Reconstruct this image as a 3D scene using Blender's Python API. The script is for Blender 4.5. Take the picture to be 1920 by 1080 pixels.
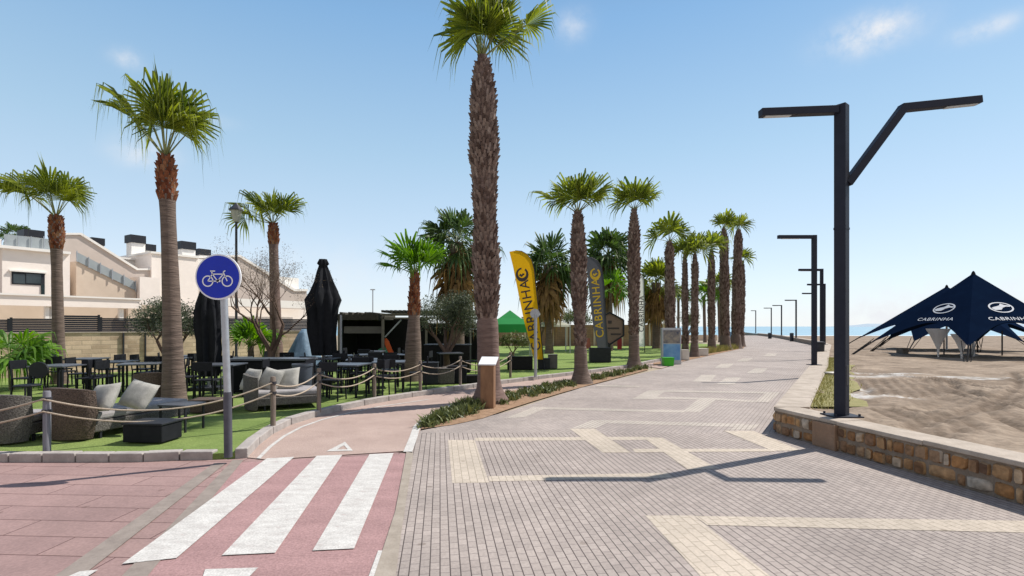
import bpy, math, random
import numpy as np
from mathutils import Vector, Matrix

for o in list(bpy.data.objects):
    bpy.data.objects.remove(o)
SC = bpy.context.scene
COL = SC.collection
R = math.radians

# ------------------------------------------------------------------ camera
F, CH, HY = 960.0, 1.7, 612.0          # focal length in photo pixels, eye height, horizon row
cam_d = bpy.data.cameras.new("camera")
cam_d.sensor_width = 36.0
cam_d.lens = 18.0
cam_d.shift_y = (HY - 540.0) / 1920.0
cam_d.clip_start = 0.05
cam_d.clip_end = 20000.0
cam = bpy.data.objects.new("camera", cam_d)
cam.location = (0, 0, CH)
cam.rotation_euler = (R(90), 0, 0)
COL.objects.link(cam)
SC.camera = cam

# ------------------------------------------------------------------ light
SUN_EL, SUN_AZ = 53.0, 62.4            # azimuth from +Y towards +X
world = bpy.data.worlds.new("World")
SC.world = world
world.use_nodes = True
wn, wl = world.node_tree.nodes, world.node_tree.links
wn.clear()
w_out = wn.new("ShaderNodeOutputWorld")
w_bg = wn.new("ShaderNodeBackground")
w_sky = wn.new("ShaderNodeTexSky")
w_sky.sky_type = 'NISHITA'
w_sky.sun_disc = False
w_sky.sun_elevation = R(SUN_EL)
w_sky.sun_rotation = R(SUN_AZ)
w_sky.air_density = 1.0
w_sky.dust_density = 0.2
w_sky.ozone_density = 1.6
w_bg.inputs["Strength"].default_value = 0.15


def wmath(op, a, b=None, c=None):
    n = wn.new("ShaderNodeMath")
    n.operation = op
    for i, v in enumerate((a, b, c)):
        if v is None:
            continue
        if isinstance(v, (int, float)):
            n.inputs[i].default_value = v
        else:
            wl.new(v, n.inputs[i])
    return n.outputs[0]


w_tc = wn.new("ShaderNodeTexCoord")
w_nz = wn.new("ShaderNodeTexNoise")
w_nz.inputs["Scale"].default_value = 26.0
w_nz.inputs["Detail"].default_value = 6.0
w_nz.inputs["Roughness"].default_value = 0.62
wl.new(w_tc.outputs["Generated"], w_nz.inputs["Vector"])
w_total = None
# small fair weather clouds: direction of each one and its angular half sizes
for px, py, rx, ry, k in ((1632, 62, 66, 30, 1.0), (1850, 52, 46, 18, .6), (1075, 48, 30, 26, .4),
                          (272, 288, 46, 26, .62), (238, 110, 22, 16, .6), (400, 225, 40, 12, .18),
                          (1850, 570, 260, 46, .75), (1660, 596, 200, 26, .5), (600, 520, 300, 60, .22)):
    d = Vector(((px - 960) / F, 1.0, (HY - py) / F)).normalized()
    side = Vector((d.y, -d.x, 0)).normalized()
    up = side.cross(d)
    def dot(v):
        n = wn.new("ShaderNodeVectorMath")
        n.operation = 'DOT_PRODUCT'
        wl.new(w_tc.outputs["Generated"], n.inputs[0])
        n.inputs[1].default_value = v
        return n.outputs["Value"]
    cosf = 1.0 / math.sqrt(1 + ((px - 960) / F) ** 2 + ((HY - py) / F) ** 2)
    a = wmath('MULTIPLY', dot(side), 1.0 / (rx / F * cosf))
    b = wmath('MULTIPLY', dot(up), 1.0 / (ry / F * cosf))
    r2 = wmath('ADD', wmath('MULTIPLY', a, a), wmath('MULTIPLY', b, b))
    front = wmath('GREATER_THAN', dot(d), 0.2)
    g = wmath('MULTIPLY', wmath('EXPONENT', wmath('MULTIPLY', r2, -1.1)), front)
    g = wmath('MULTIPLY', g, k)
    w_total = g if w_total is None else wmath('ADD', w_total, g)
w_mask = wmath('MULTIPLY', w_total, wmath('MULTIPLY_ADD', w_nz.outputs["Fac"], 3.2, -0.85))
w_mask = wmath('MINIMUM', wmath('MAXIMUM', w_mask, 0.0), 0.9)
# clear sky paling towards the horizon, plus an unseen pale area added behind the camera as fill light
w_sep = wn.new("ShaderNodeSeparateXYZ")
wl.new(w_tc.outputs["Generated"], w_sep.inputs[0])
w_rp = wn.new("ShaderNodeValToRGB")
cr = w_rp.color_ramp
STOPS = [(0.0, (3.15, 3.5, 3.9)), (0.08, (2.95, 3.4, 3.9)), (0.18, (2.40, 3.05, 3.68)), (0.31, (1.80, 2.66, 3.40)), (0.51, (1.0, 1.93, 3.10)), (.75, (.30, .75, 1.6)), (1.0, (.12, .35, .95))]
while len(cr.elements) < len(STOPS):
    cr.elements.new(.5)
for el, (p, c) in zip(cr.elements, STOPS):
    el.position, el.color = p, (*[x / 4 for x in c], 1)
wl.new(wmath('MAXIMUM', w_sep.outputs["Z"], 0.0), w_rp.inputs[0])
w_sc = wn.new("ShaderNodeVectorMath")
w_sc.operation = 'SCALE'
wl.new(w_rp.outputs[0], w_sc.inputs[0])
w_sc.inputs["Scale"].default_value = 5.2
w_hz = wn.new("ShaderNodeMix")
w_hz.data_type = 'RGBA'
w_hz.inputs["Factor"].default_value = 0.8
wl.new(w_sky.outputs[0], w_hz.inputs["A"])
wl.new(w_sc.outputs[0], w_hz.inputs["B"])
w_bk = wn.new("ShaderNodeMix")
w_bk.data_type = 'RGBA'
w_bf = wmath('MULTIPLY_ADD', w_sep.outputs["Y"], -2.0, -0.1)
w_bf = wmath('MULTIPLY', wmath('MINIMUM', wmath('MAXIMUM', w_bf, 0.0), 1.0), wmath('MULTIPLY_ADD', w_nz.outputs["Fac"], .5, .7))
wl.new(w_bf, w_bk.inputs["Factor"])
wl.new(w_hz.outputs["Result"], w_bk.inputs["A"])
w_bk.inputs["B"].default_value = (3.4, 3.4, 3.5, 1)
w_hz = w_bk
w_mix = wn.new("ShaderNodeMix")
w_mix.data_type = 'RGBA'
wl.new(w_mask, w_mix.inputs["Factor"])
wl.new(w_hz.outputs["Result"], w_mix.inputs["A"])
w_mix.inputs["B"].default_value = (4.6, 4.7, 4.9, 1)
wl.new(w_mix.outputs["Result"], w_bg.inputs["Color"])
wl.new(w_bg.outputs[0], w_out.inputs["Surface"])

sun_d = bpy.data.lights.new("sun", 'SUN')
sun_d.energy = 4.5
sun_d.angle = R(0.5)
sun_d.color = (1.0, 0.95, 0.87)
sun = bpy.data.objects.new("sun", sun_d)
sv = Vector((math.sin(R(SUN_AZ)) * math.cos(R(SUN_EL)), math.cos(R(SUN_AZ)) * math.cos(R(SUN_EL)), math.sin(R(SUN_EL))))
sun.rotation_euler = sv.to_track_quat('Z', 'Y').to_euler()
sun.location = sv * 60
COL.objects.link(sun)

SC.view_settings.view_transform = 'Standard'
SC.view_settings.look = 'None'
SC.view_settings.exposure = 0.32
SC.view_settings.gamma = 1.0


# ------------------------------------------------------------------ helpers
def gp(px, py, z=0.0):
    """the point of the level z that the photo shows at a pixel"""
    Y = F * (CH - z) / (py - HY)
    return Vector(((px - 960.0) / F * Y, Y, z))


def at(px, py, Y):
    return Vector(((px - 960.0) / F * Y, Y, CH + (HY - py) / F * Y))


class MB:
    def __init__(s):
        s.v, s.f, s.mi, s.m = [], [], [], 0

    def add(s, verts, faces):
        n = len(s.v)
        s.v += [tuple(v) for v in verts]
        for f in faces:
            s.f.append(tuple(i + n for i in f))
            s.mi.append(s.m)

    def box(s, c, size, rz=0.0, top=1.0, M=None):
        """box centred in x, y with its base at c.z; top scales the upper face"""
        x, y, h = size[0] / 2, size[1] / 2, size[2]
        P = [(-x, -y, 0), (x, -y, 0), (x, y, 0), (-x, y, 0)]
        P += [(a * top, b * top, h) for a, b, _ in P]
        ca, sa = math.cos(rz), math.sin(rz)
        P = [(c[0] + a * ca - b * sa, c[1] + a * sa + b * ca, c[2] + z) for a, b, z in P]
        if M is not None:
            P = [M @ Vector(p) for p in P]
        s.add(P, [(3, 2, 1, 0), (4, 5, 6, 7), (0, 1, 5, 4), (1, 2, 6, 5), (2, 3, 7, 6), (3, 0, 4, 7)])

    def bar(s, p, q, w, h=None, up=(0, 0, 1)):
        """square bar from p to q"""
        h = w if h is None else h
        p, q = Vector(p), Vector(q)
        t = (q - p).normalized()
        u = Vector(up)
        if abs(t.dot(u)) > 0.95:
            u = Vector((0, 1, 0))
        a = t.cross(u).normalized()
        b = a.cross(t)
        P = []
        for e in (p, q):
            P += [e - a * w / 2 - b * h / 2, e + a * w / 2 - b * h / 2, e + a * w / 2 + b * h / 2, e - a * w / 2 + b * h / 2]
        s.add(P, [(3, 2, 1, 0), (4, 5, 6, 7), (0, 1, 5, 4), (1, 2, 6, 5), (2, 3, 7, 6), (3, 0, 4, 7)])

    def tube(s, pts, rad, n=8, cap=True):
        pts = [Vector(p) for p in pts]
        if not isinstance(rad, (list, tuple)):
            rad = [rad] * len(pts)
        k0 = len(s.v)
        a = None
        for i, p in enumerate(pts):
            t = (pts[min(i + 1, len(pts) - 1)] - pts[max(i - 1, 0)]).normalized()
            if a is None:
                a = t.cross(Vector((0, 0, 1)) if abs(t.z) < .9 else Vector((0, 1, 0))).normalized()
            else:
                a = (a - t * a.dot(t)).normalized()
            b = t.cross(a)
            for j in range(n):
                w = 2 * math.pi * j / n
                s.v.append(tuple(p + (a * math.cos(w) + b * math.sin(w)) * rad[i]))
        for i in range(len(pts) - 1):
            for j in range(n):
                s.f.append((k0 + i * n + j, k0 + i * n + (j + 1) % n, k0 + (i + 1) * n + (j + 1) % n, k0 + (i + 1) * n + j))
                s.mi.append(s.m)
        if cap:
            s.f.append(tuple(k0 + j for j in reversed(range(n))))
            s.f.append(tuple(k0 + (len(pts) - 1) * n + j for j in range(n)))
            s.mi += [s.m, s.m]

    def lathe(s, prof, c=(0, 0, 0), n=16, cap=True, wob=None):
        k0 = len(s.v)
        for r, z in prof:
            for j in range(n):
                w = 2 * math.pi * j / n
                rr = r * (wob(w, z) if wob else 1)
                s.v.append((c[0] + rr * math.cos(w), c[1] + rr * math.sin(w), c[2] + z))
        for i in range(len(prof) - 1):
            for j in range(n):
                s.f.append((k0 + i * n + j, k0 + i * n + (j + 1) % n, k0 + (i + 1) * n + (j + 1) % n, k0 + (i + 1) * n + j))
                s.mi.append(s.m)
        if cap:
            s.f.append(tuple(k0 + j for j in reversed(range(n))))
            s.f.append(tuple(k0 + (len(prof) - 1) * n + j for j in range(n)))
            s.mi += [s.m, s.m]

    def prism(s, poly, d):
        """polygon (3-D points, one plane) thickened by vector d"""
        n = len(poly)
        d = Vector(d)
        P = [Vector(p) for p in poly]
        P = P + [p + d for p in P]
        s.add(P, [tuple(range(n)), tuple(reversed(range(n, 2 * n)))] + [(i, i + n, (i + 1) % n + n, (i + 1) % n) for i in range(n)])

    def sheet(s, poly):
        s.add(poly, [tuple(range(len(poly)))])

    def build(s, name, mats, parent=None, smooth=None, bevel=None, kind=None):
        me = bpy.data.meshes.new(name)
        me.from_pydata(s.v, [], s.f)
        for m in (mats if isinstance(mats, (list, tuple)) else [mats]):
            me.materials.append(m)
        if any(s.mi):
            me.polygons.foreach_set("material_index", s.mi)
        if smooth is not None:
            me.polygons.foreach_set("use_smooth", [True] * len(me.polygons))
            me.set_sharp_from_angle(angle=R(smooth))
        me.update()
        o = bpy.data.objects.new(name, me)
        COL.objects.link(o)
        if parent is not None:
            o.parent = parent
        if bevel:
            b = o.modifiers.new("bevel", 'BEVEL')
            b.width, b.segments, b.limit_method = bevel, 2, 'ANGLE'
        if kind:
            o["kind"] = kind
        return o


def tag(o, label, cat, group=None, kind=None):
    o["label"], o["category"] = label, cat
    if group:
        o["group"] = group
    if kind:
        o["kind"] = kind
    return o


def thing(name, label, cat, loc=(0, 0, 0), rz=0.0, group=None):
    o = bpy.data.objects.new(name, None)
    o.empty_display_size = 0.2
    COL.objects.link(o)
    o.location = loc
    o.rotation_euler = (0, 0, rz)
    return tag(o, label, cat, group)


def dup(root, loc, rz=0.0, label=None, group=None, scale=None):
    def rec(o, parent):
        c = o.copy()
        COL.objects.link(c)
        c.parent = parent
        for ch in list(o.children):
            rec(ch, c)
        return c
    r = rec(root, None)
    r.location, r.rotation_euler = loc, (0, 0, rz)
    if scale:
        r.scale = scale
    if label:
        r["label"] = label
    if group:
        r["group"] = group
    return r


# ------------------------------------------------------------------ materials
def newmat(name):
    m = bpy.data.materials.new(name)
    m.use_nodes = True
    nt = m.node_tree
    return m, nt, nt.nodes, nt.links, nt.nodes["Principled BSDF"]


def ramp(nodes, stops):
    r = nodes.new("ShaderNodeValToRGB")
    cr = r.color_ramp
    while len(cr.elements) < len(stops):
        cr.elements.new(0.5)
    for e, (p, c) in zip(cr.elements, stops):
        e.position, e.color = p, (*c, 1)
    return r


def mat(name, c, c2=None, scale=3.0, rough=0.8, bump=0.0, bscale=None, metal=0.0, detail=5.0, spec=0.35, stretch=None, worn=None, fine=0.0):
    """plain procedural surface: two colours mixed by noise, optional bump"""
    m, nt, N, L, P = newmat(name)
    c2 = c2 or tuple(x * 0.78 for x in c)
    tc = N.new("ShaderNodeTexCoord")
    vec = tc.outputs["Object"]
    if stretch:
        mp = N.new("ShaderNodeMapping")
        mp.inputs["Scale"].default_value = stretch
        L.new(vec, mp.inputs["Vector"])
        vec = mp.outputs[0]
    nz = N.new("ShaderNodeTexNoise")
    nz.inputs["Scale"].default_value = scale
    nz.inputs["Detail"].default_value = detail
    nz.inputs["Roughness"].default_value = 0.65
    L.new(vec, nz.inputs["Vector"])
    rp = ramp(N, ([(0.30, worn), (0.385, c2), (0.66, c)]) if worn else [(0.3, c2), (0.68, c)])
    L.new(nz.outputs["Fac"], rp.inputs[0])
    out = rp.outputs[0]
    if fine:
        nf = N.new("ShaderNodeTexNoise")
        nf.inputs["Scale"].default_value = fine
        nf.inputs["Detail"].default_value = 5
        L.new(tc.outputs["Object"], nf.inputs["Vector"])
        rf = ramp(N, [(.33, (.80, .80, .80)), (.66, (1.12, 1.12, 1.12))])
        L.new(nf.outputs["Fac"], rf.inputs[0])
        mf = N.new("ShaderNodeMix")
        mf.data_type, mf.blend_type = 'RGBA', 'MULTIPLY'
        mf.inputs["Factor"].default_value = 1
        L.new(out, mf.inputs["A"])
        L.new(rf.outputs[0], mf.inputs["B"])
        out = mf.outputs["Result"]
    L.new(out, P.inputs["Base Color"])
    P.inputs["Roughness"].default_value = rough
    P.inputs["Metallic"].default_value = metal
    P.inputs["Specular IOR Level"].default_value = spec
    if bump:
        n2 = N.new("ShaderNodeTexNoise")
        n2.inputs["Scale"].default_value = bscale or scale * 6
        n2.inputs["Detail"].default_value = 4
        L.new(vec, n2.inputs["Vector"])
        b = N.new("ShaderNodeBump")
        b.inputs["Strength"].default_value = bump
        b.inputs["Distance"].default_value = 0.02
        L.new(n2.outputs["Fac"], b.inputs["Height"])
        L.new(b.outputs[0], P.inputs["Normal"])
    return m


def brickmat(name, c1, c2, joint, rot, bw, bh, gap, off=0.5, rough=0.85, dirt=0.25, spec=0.25, rows=0.0):
    m, nt, N, L, P = newmat(name)
    tc = N.new("ShaderNodeTexCoord")
    mp = N.new("ShaderNodeMapping")
    mp.inputs["Rotation"].default_value = (0, 0, rot)
    L.new(tc.outputs["Object"], mp.inputs["Vector"])
    br = N.new("ShaderNodeTexBrick")
    br.offset = off
    br.offset_frequency = 2
    br.inputs["Color1"].default_value = (*c1, 1)
    br.inputs["Color2"].default_value = (*c2, 1)
    br.inputs["Mortar"].default_value = (*joint, 1)
    br.inputs["Scale"].default_value = 1.0
    br.inputs["Mortar Size"].default_value = gap
    br.inputs["Mortar Smooth"].default_value = 0.15
    br.inputs["Brick Width"].default_value = bw
    br.inputs["Row Height"].default_value = bh
    L.new(mp.outputs[0], br.inputs["Vector"])
    col = br.outputs["Color"]
    if rows:
        b2 = N.new("ShaderNodeTexBrick")
        for k, v in (("Color1", (1, 1, 1, 1)), ("Color2", (1, 1, 1, 1)), ("Mortar", (rows, rows * .95, rows * .93, 1)), ("Scale", 1.0), ("Mortar Size", gap * 1.15), ("Mortar Smooth", .2), ("Brick Width", 400.0), ("Row Height", bh)):
            b2.inputs[k].default_value = v
        L.new(mp.outputs[0], b2.inputs["Vector"])
        mm = N.new("ShaderNodeMix")
        mm.data_type, mm.blend_type = 'RGBA', 'MULTIPLY'
        mm.inputs["Factor"].default_value = 1
        L.new(br.outputs["Color"], mm.inputs["A"])
        L.new(b2.outputs["Color"], mm.inputs["B"])
        col = mm.outputs["Result"]
    big = N.new("ShaderNodeTexNoise")
    big.inputs["Scale"].default_value = 0.9
    big.inputs["Detail"].default_value = 7
    big.inputs["Roughness"].default_value = 0.7
    L.new(tc.outputs["Object"], big.inputs["Vector"])
    rp = ramp(N, [(0.28, (1 - dirt,) * 3), (0.7, (1.06, 1.05, 1.04))])
    L.new(big.outputs["Fac"], rp.inputs[0])
    fine = N.new("ShaderNodeTexNoise")
    fine.inputs["Scale"].default_value = 45
    fine.inputs["Detail"].default_value = 3
    L.new(tc.outputs["Object"], fine.inputs["Vector"])
    rp2 = ramp(N, [(0.3, (0.86,) * 3), (0.7, (1.08,) * 3)])
    L.new(fine.outputs["Fac"], rp2.inputs[0])
    a = N.new("ShaderNodeMix")
    a.data_type, a.blend_type = 'RGBA', 'MULTIPLY'
    a.inputs["Factor"].default_value = 1
    L.new(col, a.inputs["A"])
    L.new(rp.outputs[0], a.inputs["B"])
    b = N.new("ShaderNodeMix")
    b.data_type, b.blend_type = 'RGBA', 'MULTIPLY'
    b.inputs["Factor"].default_value = 1
    L.new(a.outputs["Result"], b.inputs["A"])
    L.new(rp2.outputs[0], b.inputs["B"])
    vo = N.new("ShaderNodeTexVoronoi")
    vo.inputs["Scale"].default_value = 2.3
    vo.inputs["Randomness"].default_value = 1.0
    wv = N.new("ShaderNodeVectorMath")
    wv.operation = 'MULTIPLY_ADD'
    L.new(fine.outputs["Color"], wv.inputs[0])
    wv.inputs[1].default_value = (.05, .05, 0)
    L.new(tc.outputs["Object"], wv.inputs[2])
    L.new(wv.outputs[0], vo.inputs["Vector"])
    r3 = ramp(N, [(0.05, (.72, .70, .68)), (0.085, (1, 1, 1))])
    L.new(vo.outputs["Distance"], r3.inputs[0])
    huge = N.new("ShaderNodeTexNoise")
    huge.inputs["Scale"].default_value = .33
    huge.inputs["Detail"].default_value = 4
    L.new(tc.outputs["Object"], huge.inputs["Vector"])
    r4 = ramp(N, [(.35, (.88, .87, .86)), (.62, (1.04, 1.03, 1.02))])
    L.new(huge.outputs["Fac"], r4.inputs[0])
    last = b.outputs["Result"]
    for src in (r3, r4):
        c_ = N.new("ShaderNodeMix")
        c_.data_type, c_.blend_type = 'RGBA', 'MULTIPLY'
        c_.inputs["Factor"].default_value = 1
        L.new(last, c_.inputs["A"])
        L.new(src.outputs[0], c_.inputs["B"])
        last = c_.outputs["Result"]
    L.new(last, P.inputs["Base Color"])
    P.inputs["Roughness"].default_value = rough
    P.inputs["Specular IOR Level"].default_value = spec
    bp = N.new("ShaderNodeBump")
    bp.inputs["Strength"].default_value = 0.5
    bp.inputs["Distance"].default_value = 0.006
    bp.invert = True
    L.new(br.outputs["Fac"], bp.inputs["Height"])
    L.new(bp.outputs[0], P.inputs["Normal"])
    return m


def leafmat(name, c, c2, scale=1.6, trans=0.35, rough=0.5):
    m, nt, N, L, P = newmat(name)
    tc = N.new("ShaderNodeTexCoord")
    nz = N.new("ShaderNodeTexNoise")
    nz.inputs["Scale"].default_value = scale
    nz.inputs["Detail"].default_value = 3
    L.new(tc.outputs["Object"], nz.inputs["Vector"])
    gi = N.new("ShaderNodeNewGeometry")
    ad = N.new("ShaderNodeMath")
    ad.operation = 'MULTIPLY_ADD'
    L.new(gi.outputs["Random Per Island"], ad.inputs[0])
    ad.inputs[1].default_value = 0.45
    L.new(nz.outputs["Fac"], ad.inputs[2])
    rp = ramp(N, [(0.42, c2), (0.98, c)])
    L.new(ad.outputs[0], rp.inputs[0])
    L.new(rp.outputs[0], P.inputs["Base Color"])
    P.inputs["Roughness"].default_value = rough
    P.inputs["Specular IOR Level"].default_value = 0.4
    tr = N.new("ShaderNodeBsdfTranslucent")
    hs = N.new("ShaderNodeHueSaturation")
    hs.inputs["Value"].default_value = 1.45
    hs.inputs["Saturation"].default_value = 1.1
    L.new(rp.outputs[0], hs.inputs["Color"])
    L.new(hs.outputs[0], tr.inputs["Color"])
    mx = N.new("ShaderNodeMixShader")
    mx.inputs[0].default_value = trans
    L.new(P.outputs[0], mx.inputs[1])
    L.new(tr.outputs[0], mx.inputs[2])
    L.new(mx.outputs[0], N["Material Output"].inputs["Surface"])
    return m


def clothmat(name, c, trans):
    """thin cloth: light shines through it"""
    m = mat(name, c, tuple(x * .86 for x in c), scale=2, rough=.85, spec=.1)
    N, L = m.node_tree.nodes, m.node_tree.links
    tr = N.new("ShaderNodeBsdfTranslucent")
    tr.inputs["Color"].default_value = (*[min(1, x * 1.1) for x in c], 1)
    mx = N.new("ShaderNodeMixShader")
    mx.inputs[0].default_value = trans
    L.new(N["Principled BSDF"].outputs[0], mx.inputs[1])
    L.new(tr.outputs[0], mx.inputs[2])
    L.new(mx.outputs[0], N["Material Output"].inputs["Surface"])
    return m


def islandmat(name, stops, rough=0.85, bump=0.4, bscale=30):
    m, nt, N, L, P = newmat(name)
    gi = N.new("ShaderNodeNewGeometry")
    rp = ramp(N, stops)
    L.new(gi.outputs["Random Per Island"], rp.inputs[0])
    tc = N.new("ShaderNodeTexCoord")
    nz = N.new("ShaderNodeTexNoise")
    nz.inputs["Scale"].default_value = bscale
    nz.inputs["Detail"].default_value = 6
    L.new(tc.outputs["Object"], nz.inputs["Vector"])
    r2 = ramp(N, [(0.3, (0.6,) * 3), (0.7, (1.15,) * 3)])
    L.new(nz.outputs["Fac"], r2.inputs[0])
    a = N.new("ShaderNodeMix")
    a.data_type, a.blend_type = 'RGBA', 'MULTIPLY'
    a.inputs["Factor"].default_value = 1
    L.new(rp.outputs[0], a.inputs["A"])
    L.new(r2.outputs[0], a.inputs["B"])
    L.new(a.outputs["Result"], P.inputs["Base Color"])
    P.inputs["Roughness"].default_value = rough
    P.inputs["Specular IOR Level"].default_value = 0.2
    b = N.new("ShaderNodeBump")
    b.inputs["Strength"].default_value = bump
    b.inputs["Distance"].default_value = 0.02
    L.new(nz.outputs["Fac"], b.inputs["Height"])
    L.new(b.outputs[0], P.inputs["Normal"])
    return m


PAVE_ROT = R(98)          # the paver columns run 8 degrees left of straight ahead
M = {}
M['paver'] = brickmat("grey_pavers", (.435, .378, .348), (.37, .32, .295), (.24, .205, .20), -PAVE_ROT, .108, .071, .0042, dirt=.26, rows=.40)
M['paver_far'] = brickmat("grey_pavers_far", (.43, .372, .342), (.37, .322, .30), (.30, .265, .255), -R(58), .108, .071, .004, dirt=.24, rows=.7)
M['paver_cream'] = brickmat("cream_pavers", (.54, .47, .395), (.49, .425, .355), (.36, .31, .25), -PAVE_ROT, .165, .0815, .0048, dirt=.14)
M['road'] = brickmat("pink_slabs", (.37, .25, .235), (.335, .225, .215), (.15, .085, .08), R(3), 1.25, .33, .006, dirt=.26)
M['crossing'] = mat("red_crossing", (.40, .242, .236), (.30, .18, .176), scale=2.6, rough=.9, bump=.4, bscale=110, detail=12, stretch=(.6, 1.6, 1), fine=55)
M['bikepath'] = mat("pink_asphalt", (.44, .33, .285), (.35, .255, .22), scale=1.6, rough=.9, bump=.4, bscale=110, detail=12, fine=55)
M['white_paint'] = mat("worn_white_paint", (.60, .58, .55), (.47, .445, .42), scale=5, rough=.75, detail=13, stretch=(1, 2.2, 1), worn=(.44, .33, .32), fine=70)
M['strip'] = mat("concrete_strip", (.36, .31, .26), (.25, .21, .17), scale=5, rough=.9, bump=.2)
M['gutter'] = mat("grey_drain_strip", (.29, .245, .215), (.20, .165, .145), scale=6, rough=.9, bump=.2)
M['kerb'] = mat("kerb_concrete", (.43, .39, .365), (.28, .25, .235), scale=5, rough=.9, bump=.4, detail=10)
M['lawn'] = mat("turf", (.27, .345, .11), (.15, .225, .06), scale=.9, rough=.95, bump=1.0, bscale=120, detail=12, spec=.1, fine=48)
M['soil'] = mat("orange_soil", (.36, .235, .155), (.22, .14, .09), scale=7, rough=1, bump=.7, bscale=45, spec=.1)
M['earth'] = mat("earth", (.40, .34, .26), (.30, .25, .19), scale=.8, rough=1, bump=.3, bscale=20, spec=.1)
M['sand'] = mat("sand", (.36, .285, .22), (.17, .128, .095), scale=1.0, rough=1, bump=1.0, bscale=14, detail=14, spec=.1, fine=9)
M['coping'] = mat("coping_stone", (.47, .40, .335), (.32, .265, .215), scale=4, rough=.9, bump=.5, bscale=30, detail=12)
M['mortar'] = mat("mortar", (.28, .22, .17), (.18, .14, .105), scale=6, rough=.95, bump=.6, bscale=35)
M['stones'] = islandmat("rubble_stones", [(0, (.14, .08, .05)), (.2, (.42, .21, .085)), (.42, (.50, .34, .20)), (.6, (.26, .15, .09)), (.8, (.47, .28, .13)), (1, (.50, .44, .37))], bscale=16, bump=.8)
M['lamp'] = mat("dark_blue_grey_coat", (.020, .022, .036), (.015, .017, .028), scale=8, rough=.55, spec=.22)
M['lens'] = mat("lamp_lens", (.55, .57, .58), (.48, .5, .5), scale=5, rough=.3)
M['steel'] = mat("galvanised", (.45, .47, .50), (.36, .38, .41), scale=12, rough=.45, metal=.6)
M['dark_steel'] = mat("dark_steel", (.05, .05, .06), (.035, .035, .04), scale=12, rough=.5, metal=.3)
M['sign_blue'] = mat("sign_blue", (.004, .024, .44), (.004, .021, .38), scale=4, rough=.35)
M['sign_white'] = mat("sign_white", (.80, .81, .84), (.74, .75, .78), scale=4, rough=.35)
M['post_wood'] = mat("grey_post_wood", (.24, .19, .155), (.13, .105, .09), scale=6, rough=.9, bump=.4, stretch=(6, 6, .7))
M['rope'] = mat("rope", (.52, .43, .34), (.36, .29, .22), scale=60, rough=.95, bump=.5)
M['boots'] = islandmat("palm_boots", [(0, (.085, .054, .044)), (.5, (.18, .125, .105)), (1, (.29, .22, .185))], rough=.95, bscale=14)
M['fibre'] = islandmat("palm_fibre", [(0, (.12, .035, .018)), (.5, (.24, .085, .04)), (1, (.33, .17, .09))], rough=.95, bscale=14)
M['bark'] = mat("palm_bark", (.205, .15, .122), (.085, .062, .052), scale=3, rough=.95, bump=.9, bscale=5, stretch=(1, 1, 9))
M['bark_red'] = mat("palm_bark_red", (.20, .135, .115), (.115, .075, .065), scale=3, rough=.95, bump=.9, bscale=5, stretch=(1, 1, 7))
M['frond'] = leafmat("palm_frond", (.30, .34, .045), (.05, .085, .014), trans=.45)
M['frond_dark'] = leafmat("palm_frond_dark", (.09, .15, .03), (.025, .055, .016), trans=.3)
M['frond_bright'] = leafmat("palm_frond_bright", (.17, .32, .03), (.06, .14, .015), trans=.45)
M['frond_dead'] = leafmat("palm_frond_dead", (.36, .22, .08), (.10, .055, .024), trans=.2, rough=.9)
M['stalk'] = mat("petiole", (.25, .27, .10), (.16, .17, .06), scale=6, rough=.6)
M['olive'] = leafmat("olive_leaves", (.125, .15, .085), (.032, .043, .025), scale=3, trans=.22, rough=.6)
M['shrub'] = leafmat("shrub_leaves", (.13, .16, .05), (.035, .055, .02), scale=8, trans=.25)
M['succulent'] = leafmat("succulent_leaves", (.17, .19, .06), (.05, .07, .025), scale=5, trans=.15)
M['drygrass'] = leafmat("dry_grass", (.33, .29, .10), (.15, .15, .05), scale=4, trans=.2, rough=.9)
M['bare_leaf'] = leafmat("withered_leaves", (.20, .15, .10), (.07, .05, .035), scale=4, trans=.15)
M['branch'] = mat("branch_bark", (.17, .115, .085), (.085, .055, .042), scale=6, rough=.95, bump=.6)
M['house'] = mat("cream_render", (.88, .80, .74), (.80, .72, .66), scale=1.2, rough=.9, detail=8)
M['house_white'] = mat("white_render", (.82, .79, .75), (.75, .72, .68), scale=1.4, rough=.9, detail=8)
M['house_grey'] = mat("grey_brown_render", (.56, .48, .43), (.50, .43, .38), scale=1.2, rough=.9, detail=8)
M['house_tan'] = mat("tan_render", (.64, .53, .43), (.57, .465, .37), scale=1.2, rough=.9)
M['glass'] = mat("dark_glass", (.03, .045, .05), (.02, .03, .035), scale=2, rough=.08, spec=.8)
M['balustrade'] = mat("grey_glass_panel", (.33, .36, .37), (.28, .31, .32), scale=2, rough=.15, spec=.6)
M['charcoal'] = mat("charcoal_metal", (.030, .032, .038), (.022, .024, .03), scale=6, rough=.5, spec=.15)
M['slatfence'] = mat("navy_grey_slats", (.022, .026, .036), (.015, .018, .027), scale=4, rough=.45, spec=.15)
M['sandstone'] = brickmat("sandstone_courses", (.86, .67, .50), (.58, .43, .31), (.62, .48, .36), 0, .52, .15, .016, dirt=.5)
M['hut_dark'] = mat("dark_timber", (.022, .021, .022), (.012, .012, .013), scale=5, rough=.8, stretch=(1, 1, 6), spec=.15)
M['hut_roof'] = mat("weathered_reed", (.115, .105, .085), (.05, .045, .037), scale=14, rough=1, bump=.8, stretch=(4, 1, 1))
M['beam'] = mat("grey_beam", (.19, .17, .145), (.12, .105, .09), scale=5, rough=.85)
M['panel_grey'] = mat("grey_brown_panel", (.13, .12, .115), (.10, .09, .088), scale=3, rough=.8)
M['black'] = mat("black_fabric", (.018, .019, .023), (.011, .012, .015), scale=6, rough=.9, spec=.15)
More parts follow.
